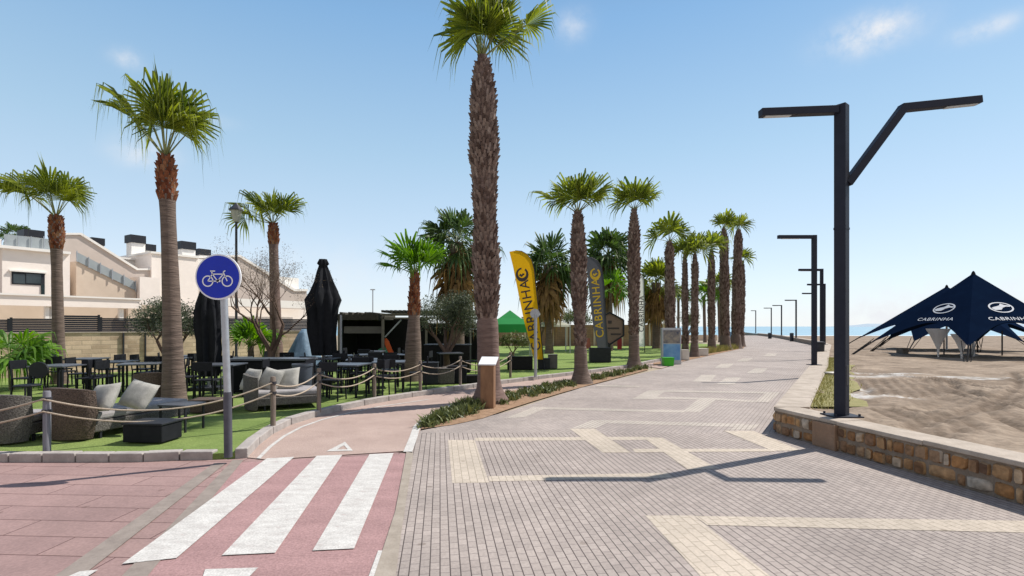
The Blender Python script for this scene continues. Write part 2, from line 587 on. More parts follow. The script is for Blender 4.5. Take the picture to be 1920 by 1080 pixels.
M['wicker'] = mat("brown_wicker", (.15, .105, .082), (.035, .025, .021), scale=60, rough=.75, bump=.9, bscale=45, detail=2)
M['wicker_grey'] = mat("grey_wicker", (.17, .155, .14), (.045, .04, .038), scale=60, rough=.8, bump=.9, bscale=45, detail=2)
M['cushion'] = mat("pale_cushion", (.47, .455, .415), (.33, .32, .29), scale=9, rough=.95, bump=.2)
M['seat_grey'] = mat("grey_cushion", (.34, .32, .32), (.26, .245, .25), scale=9, rough=.95, bump=.2)
M['chair'] = mat("black_chair", (.020, .021, .026), (.013, .014, .018), scale=8, rough=.55, spec=.15)
M['table'] = mat("dark_tabletop", (.10, .11, .13), (.06, .066, .08), scale=4, rough=.35)
M['tarp'] = mat("blue_grey_tarp", (.16, .25, .34), (.09, .15, .215), scale=4, rough=.6, bump=.4, bscale=9)
M['orange'] = mat("orange_board", (.62, .11, .02), (.50, .07, .015), scale=3, rough=.4)
M['green_cloth'] = clothmat("green_canopy", (.06, .36, .12), .45)
M['white_cloth'] = clothmat("white_canopy", (.86, .84, .82), .6)
M['flag_yellow'] = clothmat("yellow_flag", (.78, .42, .012), .5)
M['flag_grey'] = clothmat("grey_flag", (.10, .10, .115), .4)
M['ink_dark'] = mat("dark_ink", (.06, .045, .045), (.05, .04, .04), scale=2, rough=.7)
M['ink_yellow'] = mat("yellow_ink", (.70, .45, .03), (.62, .40, .03), scale=2, rough=.7)
M['ink_white'] = mat("white_ink", (.62, .64, .68), (.55, .57, .6), scale=2, rough=.7)
M['tent'] = mat("navy_tent", (.006, .014, .036), (.005, .011, .029), scale=2, rough=.9, spec=.0)
M['board_wood'] = mat("brown_board", (.25, .175, .14), (.18, .12, .095), scale=5, rough=.85, stretch=(1, 1, 5))
M['pedestal'] = mat("corten_pedestal", (.28, .155, .085), (.18, .095, .055), scale=4, rough=.85, stretch=(2, 2, .6))
M['brickwall'] = brickmat("rosy_brick", (.42, .27, .19), (.36, .22, .155), (.3, .22, .17), 0, .4, .2, .02, dirt=.3)
M['red'] = mat("deep_red", (.25, .02, .03), (.18, .015, .02), scale=3, rough=.7)
M['blue'] = mat("poster_blue", (.05, .17, .42), (.20, .38, .56), scale=1.6, rough=.4)
M['poster'] = mat("poster_mixed", (.30, .26, .21), (.045, .06, .10), scale=5, rough=.4)
M['bin_green'] = mat("bright_green_plastic", (.06, .42, .02), (.045, .34, .015), scale=3, rough=.45)
M['bin_dark'] = mat("dark_bin", (.024, .028, .038), (.016, .019, .028), scale=5, rough=.5)
M['pale_stone'] = mat("pale_block", (.66, .62, .56), (.55, .51, .46), scale=3, rough=.9)
M['lantern_glass'] = mat("lantern_glass", (.42, .42, .36), (.34, .34, .29), scale=3, rough=.3)


def sheen_shade_on_sand(m):
    """pale streaks paint the sheen of wet sand; darkening paints rut shade and moist patches"""
    nt = m.node_tree
    N, L, P = nt.nodes, nt.links, nt.nodes["Principled BSDF"]
    src = P.inputs["Base Color"].links[0].from_socket
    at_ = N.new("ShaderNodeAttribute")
    at_.attribute_name = "wet_sheen"
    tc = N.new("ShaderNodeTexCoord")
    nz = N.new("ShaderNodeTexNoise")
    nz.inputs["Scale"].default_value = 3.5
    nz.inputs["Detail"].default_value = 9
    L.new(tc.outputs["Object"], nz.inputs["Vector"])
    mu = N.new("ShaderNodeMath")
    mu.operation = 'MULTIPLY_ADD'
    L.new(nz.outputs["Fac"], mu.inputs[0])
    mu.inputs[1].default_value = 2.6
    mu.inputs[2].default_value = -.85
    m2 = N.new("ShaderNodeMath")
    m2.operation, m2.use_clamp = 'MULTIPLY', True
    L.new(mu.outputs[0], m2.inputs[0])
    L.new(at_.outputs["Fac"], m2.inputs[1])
    ad = N.new("ShaderNodeAttribute")
    ad.attribute_name = "damp_shade"
    md = N.new("ShaderNodeMix")
    md.data_type, md.blend_type = 'RGBA', 'MULTIPLY'
    L.new(ad.outputs["Fac"], md.inputs["Factor"])
    L.new(src, md.inputs["A"])
    md.inputs["B"].default_value = (.62, .60, .59, 1)
    src = md.outputs["Result"]
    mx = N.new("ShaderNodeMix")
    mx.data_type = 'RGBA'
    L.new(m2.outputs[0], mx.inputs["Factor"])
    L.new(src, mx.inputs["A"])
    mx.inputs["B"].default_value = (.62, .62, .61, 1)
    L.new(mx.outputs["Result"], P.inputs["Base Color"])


sheen_shade_on_sand(M['sand'])


def water_mat():
    m, nt, N, L, P = newmat("sea_water")
    tc = N.new("ShaderNodeTexCoord")
    mp = N.new("ShaderNodeMapping")
    mp.inputs["Scale"].default_value = (.012, .05, 1)
    L.new(tc.outputs["Object"], mp.inputs["Vector"])
    nz = N.new("ShaderNodeTexNoise")
    nz.inputs["Scale"].default_value = 1
    nz.inputs["Detail"].default_value = 8
    L.new(mp.outputs[0], nz.inputs["Vector"])
    rp = ramp(N, [(.35, (.19, .32, .40)), (.65, (.27, .43, .51))])
    L.new(nz.outputs["Fac"], rp.inputs[0])
    L.new(rp.outputs[0], P.inputs["Base Color"])
    P.inputs["Roughness"].default_value = .35
    b = N.new("ShaderNodeBump")
    b.inputs["Strength"].default_value = .5
    b.inputs["Distance"].default_value = .6
    n2 = N.new("ShaderNodeTexNoise")
    n2.inputs["Scale"].default_value = 14
    n2.inputs["Detail"].default_value = 6
    L.new(mp.outputs[0], n2.inputs["Vector"])
    L.new(n2.outputs["Fac"], b.inputs["Height"])
    L.new(b.outputs[0], P.inputs["Normal"])
    return m


M['sea'] = water_mat()
M['puddle'] = mat("wet_glaze", (.66, .65, .62), (.44, .40, .35), scale=5, rough=.35, spec=.5)
M['foam'] = mat("surf", (.70, .72, .72), (.5, .58, .62), scale=.3, rough=.7)
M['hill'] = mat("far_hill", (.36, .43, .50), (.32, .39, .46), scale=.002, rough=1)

# ================================================================== SETTING
def flat(name, polys, m, z, kind="structure", step=0.0):
    b = MB()
    for k, p in enumerate(polys):
        b.sheet([(q[0], q[1], z + step * k) for q in p])
    return b.build(name, m, kind=kind)


def gpoly(*pts):
    """ground polygon from photo pixels, counter-clockwise seen from above"""
    P = [gp(*p) for p in pts]
    a = sum(P[i].x * P[(i + 1) % len(P)].y - P[(i + 1) % len(P)].x * P[i].y for i in range(len(P)))
    return P if a > 0 else P[::-1]


# the line of the sea wall on the promenade side
WALL = [(4.21, 8.15), (10.0, 17.1), (16.0, 26.7), (21.9, 36.0), (27.0, 45.7), (31.9, 57.6), (37.8, 72.0), (41.6, 82.0), (46.5, 97.0)]
def wall_x(Y):
    if Y <= 8.15:
        return 4.21 + (8.15 - Y) * (4.86 - 4.21) / (8.15 - 4.86)
    for (x0, y0), (x1, y1) in zip(WALL, WALL[1:]):
        if Y <= y1:
            return x0 + (x1 - x0) * (Y - y0) / (y1 - y0)
    return WALL[-1][0] + (Y - 97) * .35


# base of the land, cut off at the beach
b = MB()
ys = [-6, 0, 4, 8.15, 12, 17.1, 22, 26.7, 36, 45.7, 57.6, 72, 82, 97]
for y0, y1 in zip(ys, ys[1:]):
    b.sheet([(-140, y0, -.02), (wall_x(y0) + .25, y0, -.02), (wall_x(y1) + .25, y1, -.02), (-140, y1, -.02)])
b.build("ground", M['earth'], kind="structure")

# sea, reaching the horizon
b = MB()
b.sheet([(-6000, 60, -.55), (9000, 60, -.55), (9000, 9000, -.55), (-6000, 9000, -.55)])
b.build("sea", M['sea'], kind="structure")
b = MB()
rnd = random.Random(3)
xs = [-200 + 12 * i for i in range(60)]
near = [(x, 121.5 + rnd.uniform(-1, 1)) for x in xs]
far = [(x, 127 + rnd.uniform(-1.5, 1.5)) for x in xs]
for i in range(len(xs) - 1):
    b.sheet([(*near[i], -.535), (*near[i + 1], -.535), (*far[i + 1], -.535), (*far[i], -.535)])
b.build("surf_line", M['foam'], kind="structure")

# a far low coast on the right
b = MB()
rnd = random.Random(5)
pr = [(2150 + 55 * i, 0 if i in (0, 60) else (9 + 9 * math.sin(i * .33) ** 2 + rnd.uniform(0, 3)) * min(1, i / 4, (60 - i) / 6)) for i in range(61)]
for (x0, h0), (x1, h1) in zip(pr, pr[1:]):
    b.add([(x0, 3300, -1), (x1, 3300, -1), (x1, 3420, h1), (x0, 3420, h0), (x1, 3700, -1), (x0, 3700, -1)], [(0, 1, 2, 3), (3, 2, 4, 5)])
b.build("hills", M['hill'], kind="structure", smooth=60)

# beach with ruts and ripples, dipping to the water
rnd = random.Random(11)
npr = np.random.RandomState(4)
tx = np.concatenate([np.linspace(.15, 12, 190), np.linspace(12.3, 32, 50), np.geomspace(33, 400, 30)])
ty = np.concatenate([np.linspace(-3, 14, 210), np.linspace(14.25, 34, 80), np.linspace(35, 128, 48)])
GX = np.array([[wall_x(y) + t for t in tx] for y in ty])
GY = np.repeat(ty[:, None], len(tx), 1)
GZ = np.full_like(GX, .37)
GZ -= np.clip((GY - 30) / 92, 0, 1.1) * .93
for k in range(26):
    a, w = npr.uniform(0, 6.28), npr.uniform(.8, 6)
    GZ += npr.uniform(.002, .011) / (1 + .15 * w) * np.sin((GX * math.cos(a) + GY * math.sin(a)) * w + npr.uniform(0, 6.28))
DAMP_SHADE = np.zeros_like(GX)  # rut shade painted into the sand colour, plus patches of moist sand
def rut(p, q, wid, dep, bend=0.0):
    px_, py_ = np.array(p), np.array(q)
    d = py_ - px_
    Lr = np.hypot(*d)
    d = d / Lr
    u = (GX - px_[0]) * d[0] + (GY - px_[1]) * d[1]
    v = (GX - px_[0]) * -d[1] + (GY - px_[1]) * d[0] - bend * np.sin(np.clip(u / Lr, 0, 1) * math.pi)
    on = (u > 0) & (u < Lr)
    global DAMP_SHADE
    DAMP_SHADE = np.maximum(DAMP_SHADE, on * np.exp(-(v / (wid * 1.1)) ** 2))
    return on * (-dep * np.exp(-(v / wid) ** 2) + dep * .5 * np.exp(-((np.abs(v) - wid * 1.9) / wid) ** 2))
def g2(px, py):
    p = gp(px, py, .37)
    return (p.x, p.y)
for off in (0, 26):
    GZ += rut(g2(1700 + off, 770), g2(1800 + off * 1.6, 812), .10, .055, .15)
    GZ += rut(g2(1845 + off, 762), g2(1935 + off * 1.6, 805), .10, .055, -.1)
for i in range(9):
    GZ += rut(g2(1610 + 20 * i, 712), g2(1640 + 24 * i, 742), .09, .05)
near_ = np.exp(-((GX - 9) / 7) ** 2 - ((GY - 9) / 5) ** 2)
GZ += near_ * npr.uniform(-.011, .011, GX.shape)
def lump(cx, cy, r, h):
    return h * np.exp(-((GX - cx) ** 2 + (GY - cy) ** 2) / r ** 2)
for k in range(1500):
    yy_ = npr.uniform(2, 13)
    xx_ = wall_x(yy_) + npr.uniform(.6, 11)
    GZ += lump(xx_, yy_, npr.uniform(.06, .17), npr.uniform(-.034, .018))
for (a_, b_, bd) in (((1612, 700), (1900, 735), .4), ((1640, 770), (1760, 845), .2), ((1760, 720), (1935, 770), -.3), ((1900, 700), (1700, 800), .5)):
    for off in (0, 24):
        GZ += rut(g2(a_[0] + off, a_[1]), g2(b_[0] + off * 1.4, b_[1]), .09, .045, bd)
for k in range(26):
    cx_, cy_ = npr.uniform(6, 16), npr.uniform(7, 19)
    DAMP_SHADE = np.maximum(DAMP_SHADE, .55 * np.exp(-((GX - cx_) / npr.uniform(.4, 1.6)) ** 2 - ((GY - cy_) / npr.uniform(.15, .6)) ** 2))
wet_sheen = np.zeros_like(GX)  # reflection on wet sand, painted as pale streaks in its colour
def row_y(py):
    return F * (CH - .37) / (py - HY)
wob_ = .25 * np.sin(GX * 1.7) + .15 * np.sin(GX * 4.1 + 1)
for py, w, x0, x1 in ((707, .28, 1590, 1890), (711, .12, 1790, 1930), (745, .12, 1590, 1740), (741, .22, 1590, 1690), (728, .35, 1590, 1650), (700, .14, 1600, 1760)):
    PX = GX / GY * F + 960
    wet_sheen += np.exp(-((GY + wob_ * w * 2 - row_y(py)) / w) ** 2) * np.clip((PX - x0 + 30) / 30, 0, 1) * np.clip((x1 - PX) / 40, 0, 1)
GZ[:, 0] = .30
nx, ny = len(tx), len(ty)
b = MB()
b.v = [tuple(p) for p in np.stack([GX, GY, GZ], -1).reshape(-1, 3)]
b.f = [(j * nx + i, j * nx + i + 1, (j + 1) * nx + i + 1, (j + 1) * nx + i) for j in range(ny - 1) for i in range(nx - 1)]
b.mi = [0] * len(b.f)
bo = b.build("beach", M['sand'], kind="structure", smooth=180)
at_ = bo.data.attributes.new("wet_sheen", 'FLOAT', 'POINT')
at_.data.foreach_set("value", np.clip(wet_sheen, 0, 1).reshape(-1).astype(np.float32))
at_ = bo.data.attributes.new("damp_shade", 'FLOAT', 'POINT')
at_.data.foreach_set("value", np.clip(DAMP_SHADE, 0, 1).reshape(-1).astype(np.float32))

def blob(c, rx, ry, rz, n=22, seed=0, rough=.3):
    q = random.Random(seed)
    ks = [(q.uniform(.3, 1) * rough / k, q.uniform(0, 6.28), k) for k in (2, 3, 5, 8)]
    out = []
    for i in range(n):
        w = 2 * math.pi * i / n
        r = 1 + sum(a * math.sin(k * w + p) for a, p, k in ks)
        x, y = rx * r * math.cos(w), ry * r * math.sin(w)
        out.append((c[0] + x * math.cos(rz) - y * math.sin(rz), c[1] + x * math.sin(rz) + y * math.cos(rz)))
    return out
# promenade paving
prom = [(-1.35, 2.0), (5.6, 1.0), (4.86, 4.86), (4.35, 8.2)] + WALL[1:]
pl = [gp(1240, 692), gp(1300, 672.5), gp(1350, 661), gp(1392, 652)]
near_poly = [(-.85, 1.2), (5.75, .6), (4.9, 4.86), (4.36, 8.17), (-1.62, 8.17)] + [tuple(gp(x, y)[:2]) for x, y in ((773, 850), (757, 950), (735, 1080))]
flat("promenade", [near_poly], M['paver'], 0.0)
fp = [(-1.62, 8.17), (4.36, 8.17)] + WALL[1:] + [(34, 97), (33, 80), (27, 62)] + [tuple(p[:2]) for p in reversed(pl)] + [tuple(gp(x, y)[:2]) for x, y in ((1215, 697), (1090, 727), (950, 772), (880, 790), (795, 806))]
b = MB()
b.sheet([(x, y, .0) for x, y in fp])
far_o = b.build("promenade", M['paver_far'], kind="structure")

bands = [[(840, 825), (890, 825), (917, 905), (848, 906)],
         [(890, 821), (1205, 819), (1213, 825), (892, 827)],
         [(915, 893), (1252, 887), (1262, 896), (918, 903)],
         [(1210, 967), (1300, 967), (1456, 1090), (1322, 1090)],
         [(1302, 968), (1990, 978), (1990, 1001), (1326, 985)],
         [(1068, 804), (1115, 804), (1183, 849), (1130, 849)],
         [(1186, 842), (1247, 842), (1256, 848), (1190, 849)],
         [(1205, 820), (1242, 821), (1345, 879), (1290, 881)],
         [(1272, 842), (1448, 842), (1453, 847), (1281, 848)],
         [(1356, 808), (1412, 808), (1502, 845), (1450, 846)]]
flat("cream_paving_band", [gpoly(*p) for p in bands], M['paver_cream'], .002, step=.00025)
bands_far = [[(1072, 803), (1110, 788), (1150, 788), (1117, 803)], [(1150, 788), (1400, 795), (1385, 801), (1140, 794)], [(1358, 806), (1402, 796), (1425, 796), (1410, 806)],
             [(1000, 763), (1285, 770), (1283, 774), (992, 767)], [(945, 785), (992, 767), (1020, 767), (985, 782)],
             [(1280, 772), (1312, 773), (1347, 747), (1312, 746)], [(1347, 747), (1418, 751), (1414, 755), (1340, 750)],
             [(1186, 748), (1226, 749), (1250, 732), (1216, 732)], [(1226, 744), (1310, 746), (1307, 749), (1226, 748)],
             [(1250, 732), (1440, 735), (1436, 738), (1245, 735)], [(1415, 754), (1441, 755), (1463, 736), (1438, 735)],
             [(1298, 716), (1332, 716), (1343, 703), (1315, 703)], [(1343, 721), (1376, 721), (1390, 708), (1362, 708)],
             [(1332, 712), (1345, 712), (1345, 714), (1332, 714)], [(1400, 700), (1428, 700), (1440, 691), (1416, 691)], [(1340, 690), (1366, 690), (1376, 682), (1352, 682)],
             [(1120, 722), (1200, 724), (1198, 726), (1116, 725)], [(1380, 678), (1402, 678), (1412, 672), (1392, 672)], [(1430, 668), (1452, 668), (1458, 663), (1440, 663)]]
M['paver_cream_far'] = brickmat("cream_pavers_far", (.53, .475, .425), (.49, .44, .39), (.26, .225, .20), -R(58), .108, .071, .004, dirt=.24, rows=.7)
flat("pale_paving_band", [gpoly(*p) for p in bands_far], M['paver_cream_far'], .002, step=.00025)

# road, crossing, cycle path
flat("road", [[(-14, 2.0), (-1.3, 2.0)] + [tuple(gp(x, y)[:2]) for x, y in ((735, 1060), (752, 960), (770, 850), (755, 848))] + [(-2.6, 7.3), (-14, 7.3)]], M['road'], -.008)
flat("cycle_crossing", [gpoly((250, 1110), (735, 1110), (752, 960), (769, 850), (440, 867))], M['crossing'], -.004)
flat("drain_strip", [gpoly((60, 1110), (115, 1110), (424, 868), (402, 868)), gpoly((200, 1110), (252, 1110), (457, 862), (437, 862))], M['gutter'], .0, step=.001)
flat("concrete_strip", [gpoly((692, 1110), (738, 1110), (752, 1000), (775, 850), (762, 848), (741, 960))], M['strip'], .006)
KERB = [(464, 858), (484, 836), (512, 814), (545, 797), (590, 783), (640, 770), (700, 757), (760, 747), (830, 736), (900, 726), (960, 718), (1030, 709), (1100, 700.5), (1170, 691), (1235, 678), (1300, 663), (1340, 655), (1370, 648)]
STRIP_L = [(790, 803), (812, 785), (850, 764), (900, 744), (960, 733), (1020, 723), (1090, 709), (1150, 698), (1212, 687)]
STRIP_R = [(790, 805), (850, 797), (905, 785), (950, 769), (1000, 753), (1060, 735), (1100, 724), (1150, 711), (1215, 694)]
path = [gp(*p) for p in KERB] + [gp(*p) for p in ((1392, 651), (1350, 660), (1300, 671.5), (1240, 691))] + [gp(*p) for p in reversed(STRIP_L)] + [gp(*p) for p in ((772, 845), (500, 862))]
flat("cycle_path", [path[::-1]], M['bikepath'], .002)
stripes = [[(500, 860), (552, 857), (331, 1047), (229, 1058)], [(594, 855), (642, 853), (516, 1037), (416, 1042)], [(693, 852), (738, 850), (664, 1029), (586, 1033)],
           [(709, 1033), (726, 1033), (712, 1090), (688, 1090)], [(385, 1068), (484, 1065), (440, 1110), (370, 1110)], [(150, 1072), (184, 1069), (120, 1110), (60, 1110)]]
flat("crossing_marking", [gpoly(*p) for p in stripes], M['white_paint'], .004)
def edge_line(pts, w0, w1):
    out = []
    for (x0, y0), (x1, y1) in zip(pts, pts[1:]):
        out.append([gp(x0, y0) + Vector((0, 0, 0)), gp(x0, y0) + Vector((w0, w1, 0)), gp(x1, y1) + Vector((w0, w1, 0)), gp(x1, y1)])
    return out
lines = edge_line([(481, 860), (503, 838), (530, 818), (562, 801), (600, 787.5), (650, 775), (710, 762.5), (800, 749.5)], .06, -.02)
lines += edge_line([(756, 848), (768, 820), (775, 800), (790, 786), (820, 770), (858, 753)], .12, .01)
b = MB()
for p in lines:
    b.sheet([(q.x, q.y, .007) for q in p])
tri = [gp(*p) for p in ((612, 847), (662, 846), (647, 829))]
inn = [gp(*p) for p in ((632, 843.5), (652, 843.3), (645, 835.5))]
for i in range(3):
    j = (i + 1) % 3
    b.sheet([(q.x, q.y, .007) for q in (tri[i], tri[j], inn[j], inn[i])])
b.build("path_marking", M['white_paint'], kind="structure")

# planting strip soil
soil = [gp(*p) for p in STRIP_R] + [gp(*p) for p in reversed(STRIP_L)]
flat("planting_bed", [soil], M['soil'], .009)
b = MB()
b.sheet([(q.x, q.y, .009) for q in (gp(1225, 686), gp(1300, 673.5), gp(1395, 652.5), gp(1396, 649), gp(1300, 666), gp(1225, 681))])
b.build("planting_bed", M['soil'], kind="structure")

# lawn
LZ = .07
lawn = [(-16, 6.95)] + [tuple(gp(x, y)[:2]) for x, y in ((200, 857), (395, 861), (455, 858))] + [(gp(*p) + Vector((-.12, .05, 0)))[:2] for p in KERB] + [(12, 60), (-4, 60), (-5, 27), (-9.3, 24.3), (-17.8, 15.0), (-21, 6.95)]
b = MB()
b.prism([Vector((q[0], q[1], -.01)) for q in lawn][::-1] if False else [Vector((q[0], q[1], LZ)) for q in lawn], (0, 0, -.085))
b.build("lawn", M['lawn'], kind="structure")

# kerbs
def kerb(name, pts, w, h, seg=.75):
    """kerb stones along a ground polyline, joints left open"""
    P = [Vector((p[0], p[1], 0)) for p in pts]
    acc = [0]
    for a, c in zip(P, P[1:]):
        acc.append(acc[-1] + (c - a).length)
    def pos(s):
        for i in range(len(P) - 1):
            if s <= acc[i + 1] or i == len(P) - 2:
                return P[i] + (P[i + 1] - P[i]) * ((s - acc[i]) / (acc[i + 1] - acc[i]))
    n = int(acc[-1] / seg)
    b = MB()
    for i in range(n):
        p, q = pos(i * seg + .012), pos((i + 1) * seg - .004)
        t = (q - p).normalized()
        nl = Vector((-t.y, t.x, 0)) * w
        dz = Vector((0, 0, h + .006 * (i % 3 == 0)))
        e = Vector((0, 0, -.03))
        b.prism([p + e, q + e, q + nl + e, p + nl + e][::-1], dz - e)
    return b.build(name, M['kerb'], bevel=.012, kind="structure")
kerb("kerb", [gp(*p) for p in KERB], .15, .115)
fk = [gp(420, 862), gp(395, 861), gp(330, 862), gp(250, 865.5), (-16, 6.42)]
kerb("kerb", fk[::-1], .14, .10, seg=.42)

# ================================================================== RIGHT SIDE: walls
def stone_face(b, p, q, z0, z1, out, rng, cw=.17, rows=2):
    """irregular rubble stones standing proud of a face from p to q"""
    p, q = Vector(p), Vector(q)
    t = (q - p)
    L_ = t.length
    t = t / L_
    o = Vector(out).normalized()
    n = int(L_ / cw)
    gx = [[(i + (rng.uniform(-.28, .28) if 0 < i < n else 0)) / n * L_ for i in range(n + 1)] for _ in range(rows)]
    for r in range(rows):
        h0 = z0 + (z1 - z0) * r / rows
        h1 = z0 + (z1 - z0) * (r + 1) / rows
        i = 0
        while i < n:
            k = i + (2 if rng.random() < .16 and i + 2 <= n else 1)
            u0, u1 = gx[r][i], gx[r][k]
            i = k
            m = .005
            za, zb = h0 + rng.uniform(.003, .02), h1 - rng.uniform(.003, .03)
            if u1 - u0 < .05:
                continue
            jw, jh = min(.018, (u1 - u0) * .1), .016
            cs = [(u0 + m + rng.uniform(0, jw), za + rng.uniform(0, jh)), (u1 - m - rng.uniform(0, jw), za + rng.uniform(0, jh)), (u1 - m - rng.uniform(0, jw), zb - rng.uniform(0, jh)), (u0 + m + rng.uniform(0, jw), zb - rng.uniform(0, jh))]
            ring = []
            for a in range(4):
                c0, c1, cp = cs[a], cs[(a + 1) % 4], cs[(a - 1) % 4]
                k1 = rng.uniform(.05, .22)
                k2 = rng.uniform(.05, .22)
                ring.append((c0[0] + (cp[0] - c0[0]) * k1, c0[1] + (cp[1] - c0[1]) * k1))
                ring.append((c0[0] + (c1[0] - c0[0]) * k2, c0[1] + (c1[1] - c0[1]) * k2))
            cu = sum(a for a, _ in ring) / 8
            cz = sum(a for _, a in ring) / 8
            d1, d2 = rng.uniform(.012, .03), rng.uniform(.025, .055)
            V = [p + t * a + Vector((0, 0, z)) + o * .001 for a, z in ring]
            V += [p + t * (cu + (a - cu) * .86) + Vector((0, 0, cz + (z - cz) * .86)) + o * (d1 + rng.uniform(0, .01)) for a, z in ring]
            V += [p + t * cu + Vector((0, 0, cz)) + o * d2]
            fs = [(a, (a + 1) % 8, (a + 1) % 8 + 8, a + 8) for a in range(8)] + [(a + 8, (a + 1) % 8 + 8, 16) for a in range(8)]
            b.add(V, fs)


WH = .41
rng = random.Random(8)
c0, c1 = Vector((4.21, 8.15, 0)), Vector((5.75, .45, 0))
td = (c1 - c0).normalized()
nd = Vector((-td.y, td.x, 0))               # away from the promenade, towards the sand
w1 = thing("stone_wall", "low rubble stone wall with pale coping in the right foreground holding back the sand", "wall", (c0.x, c0.y, 0))
def loc(p):
    return Vector(p) - Vector((c0.x, c0.y, 0))
b = MB()
b.prism([loc(c0), loc(c1), loc(c1 + nd * .36), loc(c0 + nd * .36)][::-1], (0, 0, WH - .055))
b.build("masonry", M['mortar'], w1)
b = MB()
stone_face(b, loc(c0), loc(c1), .0, WH - .06, -nd, rng, .135)
b.build("facing_stones", M['stones'], w1, smooth=50)
b = MB()
s_ = -.02
while s_ < (c1 - c0).length:
    e_ = min(s_ + 1.2, (c1 - c0).length)
    pa, pb = loc(c0 + td * (s_ + .003)), loc(c0 + td * e_)
    b.prism([Vector((p.x, p.y, WH - .055 + .006 * math.sin(s_ * 9))) for p in (pa - nd * .025, pb - nd * .025, pb + nd * .40, pa + nd * .40)][::-1], (0, 0, .055))
    s_ = e_
b.build("coping", M['coping'], w1, bevel=.012)
b = MB()
pc = c0 + td * 1.0
b.box(loc(pc - nd * .012), (.40, .10, WH - .058), math.atan2(td.y, td.x))
b.build("pier", mat("pier_stone", (.32, .20, .13), (.22, .14, .09), scale=5, bump=.6), w1, bevel=.01)

w2 = thing("promenade_wall", "long low wall with broad pale coping curving along the beach side of the promenade", "wall", (c0.x, c0.y, 0))
b, bc = MB(), MB()
W2 = [Vector((x, y, 0)) for x, y in WALL]
def off_line(P, d):
    out = []
    for i, p in enumerate(P):
        t = (P[min(i + 1, len(P) - 1)] - P[max(i - 1, 0)]).normalized()
        out.append(p + Vector((t.y, -t.x, 0)) * d)
    return out
inner = off_line(W2, .0)
outer = off_line(W2, .44)
ci, co = off_line(W2, -.03), off_line(W2, .48)
ci[0] = Vector((4.20, 8.21, 0))
inner[0] = Vector((4.23, 8.22, 0))
outer[0], co[0] = Vector((4.72, 8.20, 0)), Vector((4.76, 8.19, 0))
for i in range(len(W2) - 1):
    b.prism([loc(inner[i]), loc(outer[i]), loc(outer[i + 1]), loc(inner[i + 1])], (0, 0, WH - .06))
    nseg = max(1, int((ci[i + 1] - ci[i]).length / 1.3))
    for k in range(nseg):
        u, v = k / nseg, (k + 1) / nseg - .002
        bc.prism([loc(x0 + (x1 - x0) * w) + Vector((0, 0, WH - .06)) for x0, x1, w in ((ci[i], ci[i + 1], u), (co[i], co[i + 1], u), (co[i], co[i + 1], v), (ci[i], ci[i + 1], v))], (0, 0, .062))
b.build("masonry", M['mortar'], w2)
bs = MB()
stone_face(bs, loc(inner[1]), loc(inner[0]), 0, WH - .07, (-.85, .53, 0), rng, .2)
bs.build("facing_stones", M['stones'], w2, smooth=50)
bc.build("coping", M['coping'], w2)

# dry grass strip behind the wall
rng = random.Random(31)
b = MB()
for k in range(5200):
    Y = rng.uniform(8.35, 21.5)
    x = wall_x(Y) + .50 + abs(rng.gauss(0, .30)) * (1.0 if Y < 17 else .8) + .02
    h, a, w = rng.uniform(.03, .11), rng.uniform(0, 6.28), rng.uniform(.006, .014)
    lx, ly = rng.uniform(-.05, .05), rng.uniform(-.05, .05)
    z = .35
    b.add([(x - w * math.cos(a), Y - w * math.sin(a), z), (x + w * math.cos(a), Y + w * math.sin(a), z), (x + lx, Y + ly, z + h)], [(0, 1, 2)])
o = b.build("dry_grass", M['drygrass'], kind="stuff")
tag(o, "ochre dry grass strip along the sand side of the promenade wall", "grass", kind="stuff")
b = MB()
yy = [8.4 + .6 * i for i in range(23)]
rg = random.Random(2)
ww = [.9 + rg.uniform(-.15, .15) for _ in yy]
for i in range(len(yy) - 1):
    b.sheet([(wall_x(yy[i]) + .44, yy[i], .385), (wall_x(yy[i]) + .44 + ww[i], yy[i], .385), (wall_x(yy[i + 1]) + .44 + ww[i + 1], yy[i + 1], .385), (wall_x(yy[i + 1]) + .44, yy[i + 1], .385)])
b.build("grass_verge", mat("verge", (.30, .26, .12), (.20, .19, .07), scale=5, rough=1, bump=.6, bscale=60), kind="structure")

# ================================================================== LAMPS
def single_lamp_parts(t, h, arm):
    b = MB()
    b.box((0, 0, 0), (.34, .34, .02))
    b.build("base_plate", M['lamp'], t)
    b = MB()
    b.box((0, 0, .02), (.13, .13, h - .02))
    b.build("pole", M['lamp'], t, bevel=.006)
    b = MB()
    b.bar((-.065, 0, h - .06), (-arm, 0, h - .06), .12, .115)
    a = b.build("arm", M['lamp'], t, bevel=.006)
    b = MB()
    b.box((-arm + .42, 0, h - .129), (.6, .07, .012))
    b.build("lens", M['lens'], a)
L1 = gp(1578, 780, WH)
t = thing("street_lamp", "tall dark lamp post with two arms forming a Y, standing on the stone wall", "street lamp", L1, 0, "street lamps along the promenade wall")
s1 = L1.y / F
top1 = (780 - 197) * s1
b = MB()
b.box((0, 0, 0), (.42, .34, .018))
for dx, dy in ((-.17, -.13), (.17, -.13), (.17, .13), (-.17, .13)):
    b.lathe([(.016, .018), (.016, .05)], (dx, dy, 0), 8)
b.build("base_plate", M['lamp'], t)
b = MB()
b.box((0, 0, .018), (.150, .150, top1 - .018), R(38))
po = b.build("pole", M['lamp'], t, bevel=.006)
b = MB()
b.box((math.sin(R(38)) * .0755, -math.cos(R(38)) * .0755, .45), (.085, .006, .28), R(38))
b.build("access_door", M['dark_steel'], po, bevel=.003)
b = MB()
b.box((0, 0, 2.68), (.158, .158, .03), R(38))
b.build("joint_collar", M['lamp'], po)
def L1p(px, py):
    q = at(px, py, L1.y)
    return q - L1
b = MB()
